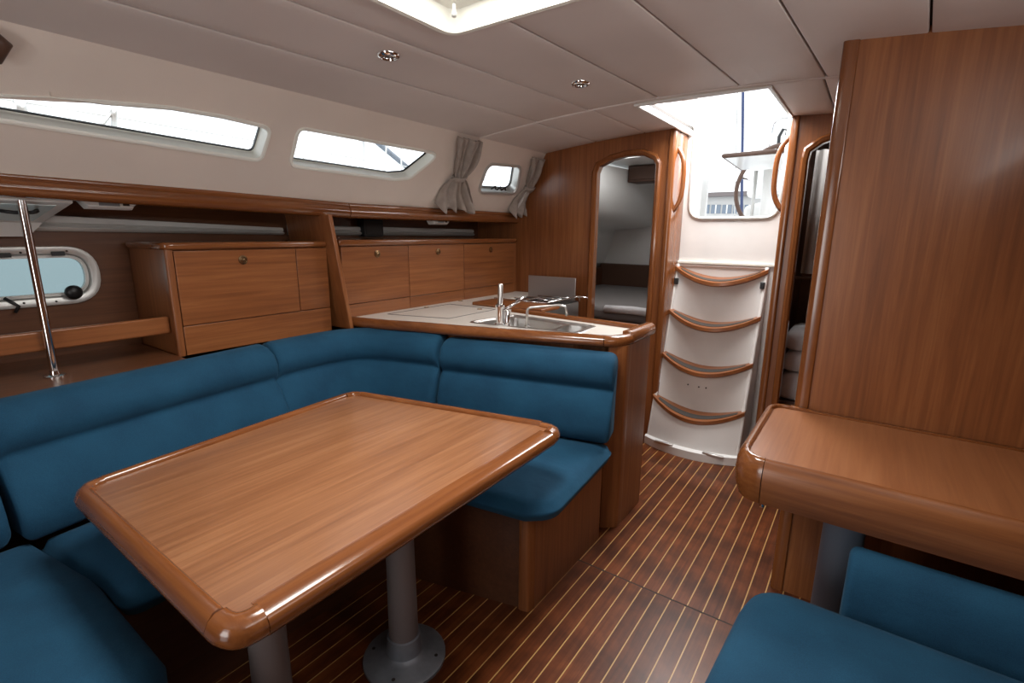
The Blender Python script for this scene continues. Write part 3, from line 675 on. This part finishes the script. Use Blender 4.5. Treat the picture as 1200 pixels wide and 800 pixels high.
make('toe_kick', loft(BM(), [[(lx(u, 0) * 1, lean(0) - .075 * (1 - u * u) - .012, 0), (lx(u, 0), lean(0) - .075 * (1 - u * u) - .012, .05), (lx(u, 0), lean(0) - .065 * (1 - u * u) + .01, .058), (lx(u, 0), lean(0) + .05, 0)] for u in np.linspace(-1.02, 1.02, 18)]), 'gelcoat', ld, smooth=True, autos=40)
boxo('top_cap', 'ladder_white', ld, lx(-1, 1.165), lx(1, 1.165), lean(1.165) + .004, YP - .001, 1.15, 1.166, bevel=.006)
for zt_ in TZ:
    rr = []; strip_r = []
    for u in np.linspace(-1.0, 1.0, 29):
        yf = lean(zt_) - .012 - bulf(u); yb = min(YP - .002, lean(zt_) + backd(u) + .004); z = zt_ - sagf(u); zb = zt_ - sagb(u); x = lx(u, zt_)
        rr.append([(x, yf + .006, z - .026), (x, yf - .006, z - .018), (x, yf - .005, z + .002), (x, yf + .006, z + .005), (x, yb, zb + .010), (x, yb, zb - .016)])
        if abs(u) < .86:
            def pt(f, h): return (x, yf + .006 + (yb - yf) * f, z + .005 + (zb - z + .005) * f + h)
            strip_r.append([pt(.10, -.003), pt(.10, .003), pt(.42, .003), pt(.42, -.003)])
    tr = make('tread', loft(BM(), rr), 'teak_x', ld, smooth=True, autos=40)
    make('grip_strip', loft(BM(), strip_r), 'rubber_dark', tr, smooth=True, autos=40)
for u, z in ((-.92, 1.055), (.93, 1.06)):
    x = lx(u, z); boxo('catch', 'black_plastic', ld, x - .012, x + .012, lean(z) - .022, lean(z) + .01, z - .022, z + .018, bevel=.003)
for u in (-.5, .55):
    x = lx(u, 0); y = lean(0) - .075 * (1 - u * u); boxo('hinge', 'steel', ld, x - .06, x + .06, y - .020, y - .002, .046, .062, bevel=.002)
for u in (-.25, .0, .15):
    x = lx(u, .42); make('screw', lathe(BM(), (x, lean(.42) + depth(u, .42) - .001, .42), [(.005, 0), (.005, -.002), (.001, -.003)], 8, 'y'), 'joint_dark', ld)
# grab handles on both jambs
for s, x, lab in ((1, -1.060, 'bowed teak grab handle on the jamb between the galley-side arched doorway and the steps'), (-1, -.444, 'bowed teak grab handle on the jamb to starboard of the steps')):
    pts = []
    for k in range(17):
        a = -1 + 2 * k / 16; pts.append((x + s * (.062 * (1 - abs(a) ** 3.2) - .004), YB + .045, 1.68 + .20 * a))
    tag(make('grab_rail', tube(BM(), pts, .014, 10, flat=.9), 'teak_gloss_z', None, smooth=True), lab, 'handle', 'teak grab handles')

# ================================================================== DINING TABLE
ZT = .69
T = [(-.785, .292), (-.798, 1.470), (-1.735, 1.268), (-1.645, .295)]      # outer corners, counter-clockwise
tb = thing('dining_table', 'large teak saloon table on two grey pedestals', 'table', (-1.2, .85, 0))
make('top', prism(BM(), rounded(inset(T, .035), .05, 5), ZT - .034, ZT), 'table_teak', tb)
def rail_path(poly, r):
    """straight parts and corner arcs of a polygon"""
    out = []
    N = len(poly)
    for i in range(N):
        p = Vector(poly[i]); a = (Vector(poly[i - 1]) - p).normalized(); b = (Vector(poly[(i + 1) % N]) - p).normalized()
        half = math.acos(a.dot(b)) / 2; d = r / math.tan(half)
        arc = []
        for k in range(9):
            t_ = k / 8; arc.append(tuple((p + a * d) * (1 - t_) ** 2 + p * 2 * t_ * (1 - t_) + (p + b * d) * t_ ** 2))
        out.append((tuple(p + a * d), arc, tuple(p + b * d)))
    return out
def lip_profile(zt, lift=.014, w=.040, th=.044):
    return [(w, zt - th), (w, zt + lift * .2), (w - .004, zt + lift * .8), (w - .012, zt + lift), (w * .45, zt + lift * .9), (.008, zt + lift * .1), (0, zt - th * .35), (.002, zt - th * .7), (.012, zt - th)]
flat_prof = [(.062, ZT - .044), (.062, ZT + .0015), (.012, ZT + .002), (.003, ZT - .006), (0, ZT - .022), (.004, ZT - .038), (.012, ZT - .044)]
RP = rail_path(T, .075); N = 4
for i in range(N):
    a = RP[i][2]; b = RP[(i + 1) % N][0]; d = (Vector(b) - Vector(a)).normalized() * .0015
    sweep('edge_rail', 'teak_gloss_y' if i % 2 == 0 else 'teak_gloss_x', tb, [tuple(Vector(a) + d), tuple(Vector(b) - d)], flat_prof if i == 0 else lip_profile(ZT), side=1, autos=50)
    sweep('corner_cap', 'teak_gloss_x', tb, RP[i][1], lip_profile(ZT, .010 if i < 2 else .014, .046), side=1, autos=50)
c1 = onz(473, 772, 0); c1.x -= .005
pts_posts = [(c1.x, c1.y + .01)]
c2 = onz(356, 800, 0)
pr = onz(350, 770, .12)
pts_posts.append((-1.085, .50))
for k, (px, py) in enumerate(pts_posts):
    po = make('pedestal', lathe(BM(), (px, py, 0), [(.047, .08), (.044, .35), (.043, ZT - .034)], 28), 'post_grey', tb, smooth=True, autos=40)
    make('pedestal_base', lathe(BM(), (px, py, 0), [(.132, 0), (.132, .010), (.122, .016), (.072, .022), (.058, .034), (.053, .09), (.047, .092)], 36), 'plate_metal', po, smooth=True, autos=35)
    for a in range(4):
        an = a * PI / 2 + .5; make('screw', lathe(BM(), (px + .105 * math.cos(an), py + .105 * math.sin(an), .0165), [(.006, 0), (.006, .002), (.002, .003)], 8), 'joint_dark', po)

# ================================================================== SETTEE
ZS = .472
sb = thing('settee_bench', 'teak plinth of the U-shaped settee', 'settee', (-1.6, .8, 0))
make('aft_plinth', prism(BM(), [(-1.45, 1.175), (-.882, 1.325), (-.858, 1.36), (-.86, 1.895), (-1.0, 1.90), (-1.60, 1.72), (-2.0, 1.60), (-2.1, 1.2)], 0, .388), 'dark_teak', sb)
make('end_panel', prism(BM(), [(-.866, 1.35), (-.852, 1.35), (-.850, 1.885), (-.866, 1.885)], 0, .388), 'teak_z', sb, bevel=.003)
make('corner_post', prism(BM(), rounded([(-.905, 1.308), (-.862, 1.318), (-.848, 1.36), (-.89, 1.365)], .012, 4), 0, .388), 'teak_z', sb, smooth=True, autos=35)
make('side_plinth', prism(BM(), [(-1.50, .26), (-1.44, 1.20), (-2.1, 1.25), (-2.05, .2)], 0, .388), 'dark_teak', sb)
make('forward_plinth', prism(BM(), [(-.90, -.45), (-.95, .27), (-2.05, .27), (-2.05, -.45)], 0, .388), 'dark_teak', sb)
def seat(poly, lab, rad=.06, z1=ZS, crown=.014):
    return tag(cushion('seat_cushion', 'blue_fabric', None, poly, .3875, z1, rad, .04, crown), lab, 'cushion', 'blue settee seat cushions')
seat([(-1.40, 1.178), (-.845, 1.265), (-.765, 1.335), (-.812, 1.91), (-1.62, 1.74), (-1.52, 1.50)], 'blue settee seat cushion beside the galley peninsula', [.02, .05, .10, .05, .02, .05])
seat([(-1.40, .312), (-1.42, 1.165), (-1.54, 1.50), (-1.64, 1.735), (-1.99, 1.62), (-1.985, 1.1), (-1.895, .26), (-1.55, .312)], 'long blue settee seat cushion between table and hull', [.05, .03, .02, .02, .05, .03, .02, .05])
seat([(-.99, -.42), (-1.03, .27), (-1.13, .300), (-1.55, .300), (-1.90, .245), (-1.90, -.42)], 'blue settee seat cushion at the forward end of the table', [.05, .10, .06, .06, .03, .05], ZS + .010, .02)
# back cushions: swept section, d measured inboard from the back line
BP = [(0, .482), (.10, .480), (.128, .497), (.135, .56), (.122, .65), (.100, .715), (.086, .728), (.102, .742), (.128, .775), (.134, .81), (.120, .850), (.090, .872), (.050, .880), (.015, .868), (0, .84), (-.01, .66)]
BPS = [(d - (z - .46) * .20 + .05, z) for d, z in BP]           # leaning back
tag(sweep('back_cushion', 'blue_fabric', None, line_pts((-2.005, .205), (-2.135, 1.095), 8), BPS, side=-1, ends=.03), 'long blue settee back cushion against the hull shelf', 'cushion', 'blue settee back cushions')
tag(sweep('back_cushion', 'blue_fabric', None, line_pts((-1.965, -.60), (-2.005, .195), 6), [(d, z + (.012 if z < .5 else 0)) for d, z in BPS], side=-1, ends=.03), 'blue settee back cushion behind the forward seat', 'cushion', 'blue settee back cushions')
cpath = [(-2.137, 1.10), (-2.148, 1.22), (-2.150, 1.36), (-2.135, 1.48), (-2.09, 1.575), (-2.01, 1.645), (-1.90, 1.695), (-1.78, 1.732), (-1.655, 1.765)]
CPf = [(d * 1.0, z) for d, z in BPS]
tag(sweep('back_cushion', 'blue_fabric', None, cpath, CPf, side=-1, ends=.03), 'blue curved corner back cushion of the settee', 'cushion', 'blue settee back cushions')
BPF = [(d - (z - .46) * .10 + .02, z - (.018 if z > .7 else 0)) for d, z in BP]
tag(sweep('back_cushion', 'blue_fabric', None, line_pts((-1.642, 1.775), (-.838, 1.968), 7), BPF, side=-1, ends=.03), 'blue settee back cushion against the galley peninsula', 'cushion', 'blue settee back cushions')

# ================================================================== STARBOARD TABLE AND SEAT
ZR = .745
rt = thing('bar_table', 'chunky teak side table with a deep rounded edge before the large panel', 'table', (.2, 1.7, 0))
R4 = [(.95, 1.43), (.95, 1.99), (-.245, 1.99), (-.245, 1.43)]
make('top', prism(BM(), [(.95, 1.45), (.95, 1.985), (-.21, 1.985), (-.225, 1.96), (-.225, 1.49), (-.19, 1.45)], ZR - .03, ZR), 'table_teak_x', rt)
deep = [(.022, ZR - .10), (.022, ZR + .003), (.018, ZR + .012), (.010, ZR + .013), (.002, ZR + .006), (-.009, ZR - .018), (-.012, ZR - .05), (-.009, ZR - .09), (.0, ZR - .118), (.018, ZR - .125), (.03, ZR - .12)]
low = [(.022, ZR - .06), (.022, ZR + .003), (.018, ZR + .010), (.008, ZR + .011), (.0, ZR + .004), (-.004, ZR - .03), (.004, ZR - .06)]
rp = [(-.243, 1.60), (-.243, 1.53), (-.240, 1.495), (-.230, 1.465), (-.212, 1.442), (-.190, 1.4315), (-.180, 1.4300), (-.1705, 1.4292)]
sweep('near_rail', 'teak_x', rt, [(-.1690, 1.429), (.95, 1.420)], deep, side=1, autos=50)
sweep('corner_block', 'teak_gloss_x', rt, rp[1:], deep, side=1, autos=50)
sweep('end_rail', 'teak_gloss_y', rt, [(-.243, 1.93), (-.243, 1.532)], deep, side=1, autos=50)
sweep('corner_cap', 'teak_gloss_x', rt, [(-.175, 1.990), (-.205, 1.988), (-.228, 1.972), (-.240, 1.950), (-.243, 1.932)], low, side=1, autos=50)
# far rail dips in the middle
rr = []
for x in np.linspace(-.173, .95, 40):
    k = min(1, max(0, (x + .14) / .06)); l = .011 - .006 * k
    rr.append([(x, 1.968, ZR - .01), (x, 1.968, ZR + l * .8), (x, 1.974, ZR + l), (x, 1.990, ZR + l), (x, 1.995, ZR + l * .6), (x, 1.995, ZR - .05), (x, 1.975, ZR - .05)])
make('far_rail', loft(BM(), rr), 'teak_gloss_x', rt, smooth=True, autos=50)
po = make('pedestal', lathe(BM(), (.035, 1.70, 0), [(.056, 0), (.055, .35), (.054, ZR - .03)], 28), 'post_grey_blue_bounce', rt, smooth=True, autos=40)
make('pedestal_base', lathe(BM(), (.035, 1.70, 0), [(.105, 0), (.105, .01), (.075, .02), (.058, .04)], 28), 'plate_metal', po, smooth=True, autos=35)
make('drain_stud', lathe(BM(), (-.165, 1.452, ZR - .135), [(.003, -.004), (.007, 0), (.005, .012), (.004, .02)], 10), 'chrome', rt, smooth=True)
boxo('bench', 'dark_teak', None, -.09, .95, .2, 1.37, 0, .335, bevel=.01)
tag(bpy.data.objects['bench'], 'dark teak bench box under the seat cushion by the chunky side table', 'bench')
tag(cushion('seat_cushion', 'blue_fabric', None, [(-.22, .25), (.95, .25), (.95, 1.372), (-.155, 1.372)], .333, .445, [.05, .05, .04, .12], .045, .016), 'blue seat cushion in front of the chunky side table', 'cushion')
tag(sweep('back_cushion', 'blue_fabric', None, line_pts((.05, 1.475), (.95, 1.475), 5), [(0, .34), (.09, .34), (.10, .38), (.095, .48), (.085, .545), (.06, .575), (.03, .58), (.005, .565), (0, .5)], side=-1, ends=.02), 'blue back cushion tucked under the chunky side table', 'cushion')

# ================================================================== CURTAINS
def curtain(lab, top, tie, bot, wt, wk_, wb, mat2=None):
    t_ = thing('curtain', lab, 'curtain', cs(*bot), 'tied curtains on the coachroof side')
    bm = BM(); NV, NU = 34, 33; g = []
    for j in range(NV + 1):
        v = j / NV; tk = .56
        if v < tk: a = v / tk; c = Vector(top).lerp(Vector(tie), a); w_ = wt + (wk_ - wt) * (a ** 1.6)
        else: a = (v - tk) / (1 - tk); c = Vector(tie).lerp(Vector(bot), a); w_ = wk_ + (wb - wk_) * (a ** .65)
        amp = .018 + .020 * math.sin(PI * min(1, v / tk)) if v < tk else .014 + .032 * (v - tk) / (1 - tk)
        row = []
        for i in range(NU + 1):
            u = i / NU - .5; ph = u * 2 * PI * 4.2
            off = .020 + amp * (math.sin(ph + .9 * math.sin(4 * v)) * .6 + .4 * math.sin(ph * .47 + 5 * v)) + .012 * math.cos(u * PI)
            if abs(v - tk) < .04: off += .004
            off += .040 * max(0, (v - .78) / .22)
            row.append(bm.verts.new(cs(c.x + u * w_, c.y + (.012 * math.sin(ph * .8) if v > .9 else 0)) + SN * off))
        g.append(row)
    for j in range(NV):
        for i in range(NU): bm.faces.new((g[j][i], g[j][i + 1], g[j + 1][i + 1], g[j + 1][i]))
    make('drape', bm, 'curtain', t_, smooth=True, solid=.003)
    tp = []
    for k in range(21):
        a = 2 * PI * k / 20; tp.append(cs(tie[0] + (wk_ / 2 + .008) * math.cos(a), tie[1] + .01 * math.cos(a)) + SN * (.022 + .03 * math.sin(a)))
    rr_ = [[p + SD * .013 , p - SD * .013, p - SD * .013 + SN * .003, p + SD * .013 + SN * .003] for p in tp]
    make('tieback', loft(BM(), rr_), 'curtain', t_, smooth=True)
    if mat2:
        rr_ = [[cs(bot[0] + wb * k, bot[1] + .005) + SN * o_, cs(tie[0] + wk_ * k, tie[1] - .03) + SN * (o_ - .01)] for k, o_ in ((-.38, .042), (-.15, .055), (.08, .045))]
        make('lining', loft(BM(), rr_, closed=False, caps=False), mat2, t_, smooth=True, solid=.003)
curtain('beige tied curtain hanging between the slanted window and the small portlight', oncs(549, 161), oncs(535, 206), oncs(530, 240), .21, .085, .36)
curtain('beige tied curtain with pale lining hanging beside the aft bulkhead', oncs(630, 184), oncs(618, 218), (oncs(606, 247)[0] - .02, oncs(606, 247)[1]), .17, .085, .24, 'curtain_light')
p = oncs(-4, 45)
tag(make('curtain_end', tube(BM(), [cs(p[0] - .02, p[1] + .02) + SN * .03, cs(p[0], p[1]) + SN * .035, cs(p[0] - .01, p[1] - .05) + SN * .03], [.016, .024, .012], 12), 'dark_locker', None, smooth=True), 'dark rolled blind end hanging at the forward top of the coachroof side', 'blind')

# ================================================================== AFT CABIN seen through the arched doorway
struct(boxo('wall_cabin_left', 'gelcoat', None, -2.66, -2.60, 3.18, 5.3, 0, 1.5, bevel=0))
struct(slab('wall_cabin_left_upper', 'gelcoat', None, [(3.17, -.02), (5.26, -.02), (5.26, SL), (3.17, SL)], [], cs, -SN * .03))
struct(boxo('wall_cabin_back', 'gelcoat', None, -2.66, -1.4, 5.2, 5.26, 0, 1.97, bevel=0))
struct(make('wall_cabin_right', prism(BM(), [(-1.09, 3.18), (-1.065, 3.18), (-1.10, 3.72), (-1.52, 5.26), (-1.55, 5.26), (-1.125, 3.72)], 0, 1.93), 'gelcoat', None))
bm = BM(); rr = []
for y in np.linspace(3.2, 5.2, 12):
    k = (y - 3.2) / 2.0
    rr.append([(-2.60, y, 1.00 + .02 * k), (-2.50 + .02 * k, y, .99), (-2.44, y, 1.05), (-2.36, y, 1.30), (-2.33, y, 1.48 - .1 * k), (-2.16 + .2 * k, y, 1.52 - .1 * k), (-2.02 + .2 * k, y, 1.60 - .1 * k), (-1.96 + .2 * k, y, 1.74), (-1.95 + .2 * k, y, 1.90)])
loft(bm, rr, closed=False, caps=False)
struct(make('trim_7', bm, 'gelcoat', None, smooth=True), 'white moulded liner of the aft cabin')
struct(slab('ceiling_aft_cabin', 'gelcoat', None, [(-2.0, 3.18), (-1.06, 3.18), (-1.10, 3.72), (-1.53, 5.26), (-2.0, 5.26)], [[(-1.75, 3.25), (-1.15, 3.25), (-1.2, 3.75), (-1.75, 3.9)]], lambda a, b: Vector((a, b, 1.93)), (0, 0, .03)))  # the hole is an unseen opening added to let light in
a = ony(737, 183, 4.3); b2 = ony(768, 212, 4.3)
t = thing('aft_cabin_locker', 'dark wood wall locker seen through the arched doorway', 'locker', ((a.x + b2.x) / 2, 4.3, b2.z))
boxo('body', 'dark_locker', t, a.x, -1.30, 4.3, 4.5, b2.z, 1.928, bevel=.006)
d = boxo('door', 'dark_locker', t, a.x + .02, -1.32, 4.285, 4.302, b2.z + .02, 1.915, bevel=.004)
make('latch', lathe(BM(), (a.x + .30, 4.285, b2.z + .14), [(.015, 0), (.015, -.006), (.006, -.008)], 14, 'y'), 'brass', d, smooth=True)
t = thing('aft_berth', 'grey berth mattress on a dark wood base in the aft cabin', 'bed', (-1.8, 4.2, 0))
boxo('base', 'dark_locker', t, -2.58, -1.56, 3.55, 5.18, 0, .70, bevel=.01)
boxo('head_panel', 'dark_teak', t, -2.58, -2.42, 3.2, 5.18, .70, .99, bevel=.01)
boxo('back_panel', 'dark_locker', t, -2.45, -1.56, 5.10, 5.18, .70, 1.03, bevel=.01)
make('mattress', loft(BM(), [[(x, y, z) for x, y in rounded([(-2.45, 3.52), (-1.13, 3.52), (-1.54, 5.12), (-2.45, 5.12)], .06)] for z in (.70, .80)]), 'mattress', t, bevel=.03, seg=3)
make('sheet_edge', tube(BM(), [(-1.62, 3.50, .79), (-1.40, 3.49, .80), (-1.16, 3.50, .79)], .03, 10), 'linen', t, smooth=True)
struct(boxo('floor_aft', 'plank_wood', None, -2.66, 1.0, 3.34, 5.26, -.06, -.001, bevel=0))

# ================================================================== STARBOARD COMPARTMENT seen past the large panel
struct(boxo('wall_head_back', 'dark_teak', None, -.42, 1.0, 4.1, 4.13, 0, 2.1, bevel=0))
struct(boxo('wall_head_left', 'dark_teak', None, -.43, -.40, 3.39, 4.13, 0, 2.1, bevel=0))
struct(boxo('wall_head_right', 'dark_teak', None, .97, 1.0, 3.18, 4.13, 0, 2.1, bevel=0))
struct(slab('ceiling_head', 'gelcoat', None, [(-.43, 3.18), (1.0, 3.18), (1.0, 4.13), (-.43, 4.13)], [[(-.3, 3.3), (.15, 3.3), (.15, 3.58), (-.3, 3.58)]], lambda a, b: Vector((a, b, 2.04)), (0, 0, .03)))  # hole added overhead, out of sight, to light the compartment
t = thing('head_curtain', 'grey pleated curtain hanging inside the starboard doorway', 'curtain', (-.25, 3.6, 1.1))
bm = BM(); rr = []
for k in range(60):
    x = -.36 + .40 * k / 59; o_ = .018 * math.sin(k * .75); rr.append([(x, 3.62 + o_, 1.85), (x + .004 * math.sin(k), 3.62 + o_ * 1.3, 1.12)])
loft(bm, rr, closed=False, caps=False); make('drape', bm, 'curtain_light', t, smooth=True, solid=.003)
tag(make('towel_rail', tube(BM(), [(-.38, 3.5, 1.10), (.1, 3.5, 1.10)], .010, 10), 'chrome', None, smooth=True), 'chrome rail inside the starboard doorway', 'rail')
tag(boxo('head_shelf', 'dark_teak', None, -.40, .2, 3.42, 3.9, .30, .335, bevel=.004), 'dark wooden shelf inside the starboard doorway', 'shelf')
for i, (z0, z1, lab) in enumerate(((.335, .52, 'white folded towel at the bottom of the pile in the starboard doorway'), (.52, .655, 'white folded towel in the middle of the pile in the starboard doorway'), (.655, .80, 'white folded towel on top of the pile in the starboard doorway'))):
    tag(cushion('folded_towel', 'linen', None, [(-.38, 3.45), (.02, 3.45), (.02, 3.8), (-.38, 3.8)], z0 + .001, z1 - .009, .04, .045, .008), lab, 'towel', 'folded towels')

# ================================================================== COCKPIT AND MARINA seen through the companionway
tag(boxo('cockpit_coaming', 'gelcoat', None, -1.076, -1.027, 3.42, 3.70, 1.2, 1.93, bevel=.02, seg=3), 'white moulded cockpit coaming beside the companionway', 'coaming')
Yc = 5.4
tag(make('cockpit_deck', prism(BM(), [(-1.06, 3.42), (-.447, 3.42), (-.447, 4.14), (.6, 4.14), (.6, 7.6), (-2.7, 7.6), (-2.4, 6.6), (-1.5, 5.3), (-1.08, 3.74)], 1.15, 1.20), 'gelcoat', None), 'white cockpit moulding abaft the companionway', 'deck')
def oc(u, v, y=Yc): return ony(u, v, y)
t = thing('cockpit_table', 'white cockpit table with dark edge on a white pedestal column', 'table', oc(900, 252))
A_, B_, C_, D_ = oc(848, 187, 5.2), oc(915, 180, 5.2), oc(925, 196, 4.6), oc(868, 199, 4.6)
z = 1.36 + .62
def onzc(u, v, zz): return onz(u, v, zz)
zt1 = 2.12
tp = [onzc(848, 185, zt1), onzc(930, 178, zt1), onzc(930, 199, zt1), onzc(868, 199, zt1)]
cen = sum(tp, Vector()) / 4
k = 5.0 / cen.y
tp = [Vector(EYE) + (p - Vector(EYE)) * k for p in tp]
make('top', loft(BM(), [[p for p in tp], [p + Vector((0, 0, .03)) for p in tp]]), 'gelcoat', t)
make('edge', tube(BM(), [tp[3] + Vector((0, 0, .015)), tp[0] + Vector((0, 0, .015)), tp[1] + Vector((0, 0, .015))], .018, 8), 'dark_locker', t, smooth=True)
a = oc(898, 254, 5.0); b2 = oc(904, 199, 5.0)
make('column', tube(BM(), [(a.x, 5.0, 1.2), (b2.x, 5.0, b2.z)], .06, 18), 'gelcoat', t, smooth=True)
for dx in (-.12, .12): make('stay', tube(BM(), [(a.x + dx, 5.0, 1.2), (b2.x + dx, 5.0, b2.z)], .016, 8), 'alloy', t, smooth=True)
# steering wheel
c = oc(917, 222, 5.8); r = (c - oc(863, 222, 5.8)).length
t = thing('steering_wheel', 'brown leather-rimmed steering wheel behind the cockpit table', 'wheel', c)
make('rim', tube(BM(), [c + Vector((r * math.cos(a), .02 * math.sin(a), r * math.sin(a))) for a in np.linspace(0, 2 * PI, 48)], .022, 8), 'dark_locker', t, smooth=True)
for k in range(5):
    an = k * 2 * PI / 5 + .3; make('spoke', tube(BM(), [c, c + Vector((r * math.cos(an), .02, r * math.sin(an)))], .010, 8), 'chrome', t, smooth=True)
make('post', tube(BM(), [(c.x, c.y + .06, 1.195), (c.x, c.y + .06, c.z)], .03, 12), 'gelcoat', t, smooth=True)
make('hub', lathe(BM(), c, [(.05, -.04), (.06, 0), (.05, .04)], 18, 'y'), 'chrome', t, smooth=True)
a = oc(872, 242, 5.9); b2 = oc(935, 262, 5.9)
def helm_top(x, x0=a.x, z0=a.z): return float(np.interp(x, [x0, x0 + .35, x0 + .9], [z0, z0 + .10, z0 + .12]))
tag(make('helm_bench', loft(BM(), [[(a.x, y, 1.2), (a.x + .9, y, 1.2), (a.x + .9, y, a.z + .12), (a.x + .35, y, a.z + .10), (a.x, y, a.z)] for y in (5.9, 6.6)]), 'gelcoat', None, bevel=.03, seg=3), 'white moulded helm seat at the stern', 'seat')
a = oc(884, 155, 6.4); b2 = oc(930, 186, 6.4)
tag(make('life_raft', prism(BM(), rounded([(a.x, 6.3), (b2.x + .2, 6.3), (b2.x + .2, 6.6), (a.x, 6.6)], .06), a.z - .708, a.z), 'gelcoat', None, bevel=.05, seg=3), 'white canister strapped to the stern rail', 'canister')
pts = [Vector((oc(902, 186, 6.2).x, 6.2, helm_top(oc(902, 186, 6.2).x) - .006)), oc(902, 160, 6.2), oc(906, 145, 6.2), oc(914, 138, 6.2), oc(930, 136, 6.2)]
tag(make('stern_rail', tube(BM(), pts + [pts[-1] + Vector((.6, 0, 0))], .022, 10), 'chrome', None, smooth=True), 'bent chrome stern rail beside the white canister', 'rail')
pts = [Vector((oc(913, 180, 6.1).x, 6.1, oc(872, 242, 5.9).z + .10)), oc(913, 160, 6.1), oc(918, 151, 6.1), oc(923, 152, 6.1), oc(922, 158, 6.1)]
tag(make('mooring_rope', tube(BM(), pts, .016, 8), 'black_plastic', None, smooth=True), 'dark rope hanging from the stern rail', 'rope')
pts = [Vector((oc(828, 250, 6.8).x, 6.8, 1.2)), oc(828, 208, 6.8), oc(825, 199, 6.8), oc(820, 197, 6.8), oc(808, 197, 6.8)]
tag(make('pushpit_rail', tube(BM(), pts, .018, 10), 'chrome', None, smooth=True), 'bent white pushpit tube on the port quarter', 'rail')
for u0, v0, u1, v1, r_, mt, lab, nm in ((871, 90, 869, 252, .018, 'rope_blue', 'dark blue backstay rising behind the cockpit', 'backstay'), (864.5, 90, 861, 252, .008, 'alloy', 'thin pale halyard beside the backstay', 'halyard'), (799.5, 90, 799, 160, .006, 'alloy', 'thin wire rising beside the cockpit coaming', 'wire')):
    a = oc(u0, v0, 7.2); b2 = oc(u1, v1, 7.2); dv = a - b2
    tag(make(nm, tube(BM(), [b2 - dv * ((b2.z - 1.2) / dv.z), a + dv * 2], r_, 8), mt, None, smooth=True), lab, 'rigging')
# harbour building
a = oc(800, 226, 45); b2 = oc(905, 262, 45)
t = thing('harbour_building', 'long low pale harbour building beyond the stern', 'building', ((a.x + b2.x) / 2, 45, b2.z))
boxo('wall', 'concrete', t, a.x - 6, b2.x + 8, 45, 53, -1.1, oc(830, 231, 45).z, bevel=0)
boxo('roof', 'post_grey', t, a.x - 6.4, b2.x + 8.4, 44.4, 53.4, oc(830, 231, 45).z, oc(830, 226, 45).z, bevel=0)
for k in range(5):
    p0 = oc(821 + 13 * k, 240, 45); p1 = oc(831 + 13 * k, 250, 45)
    wn = boxo('window', 'window_dark', t, p0.x, p1.x, 44.93, 45.05, p1.z, p0.z, bevel=0)
    boxo('mullion', 'gelcoat', wn, (p0.x + p1.x) / 2 - .05, (p0.x + p1.x) / 2 + .05, 44.9, 44.95, p1.z, p0.z, bevel=0)
struct(boxo('ground_marina', 'water_deck', None, -120, 120, -80, 160, -1.2, -1.1, bevel=0), 'grey harbour water')
# deck fittings and neighbouring rigging seen through the port windows
def px_tube(nm, x, pts_, r_, mt, lab, cat='rigging'):
    return tag(make(nm, tube(BM(), [onx(u, v, x) for u, v in pts_], r_, 8), mt, None, smooth=True), lab, cat)
px_tube('stanchion', -3.0, [(134, 158), (133, 100)], .013, 'steel', 'steel stanchion outside the long tapering window', 'stanchion')
px_tube('stanchion_brace', -3.0, [(113, 156), (133, 128)], .008, 'steel', 'slanting brace of the stanchion outside the long window', 'stanchion')
px_tube('deck_post', -3.0, [(28, 148), (20, 100)], .022, 'steel', 'thick post outside the forward end of the long window', 'post')
px_tube('lifeline', -3.02, [(-60, 106), (90, 130), (300, 165), (420, 186), (640, 222)], .004, 'steel', 'thin wire lifeline outside the port windows', 'lifeline')
t = thing('neighbour_rig', 'mast, boom and shrouds of a neighbouring boat outside the slanted window', 'mast', (-8, 6, -1.1))
def rig(nm, x, pts_, r_, mt, down=True):
    P_ = [onx(u, v, x) for u, v in pts_]
    if down: P_ = [Vector((P_[0].x, P_[0].y, -1.1))] + P_
    make(nm, tube(BM(), P_, r_, 8), mt, t, smooth=True)
rig('mast', -9, [(424, 215), (423, 120)], .06, 'alloy'); rig('boom', -8.9, [(424, 152), (440, 165), (500, 215)], .06, 'plate_metal', False)
for u0, u1 in ((365, 350), (456, 449), (469, 471)): rig('shroud', -7, [(u1, 220), (u0, 130)], .014, 'alloy')
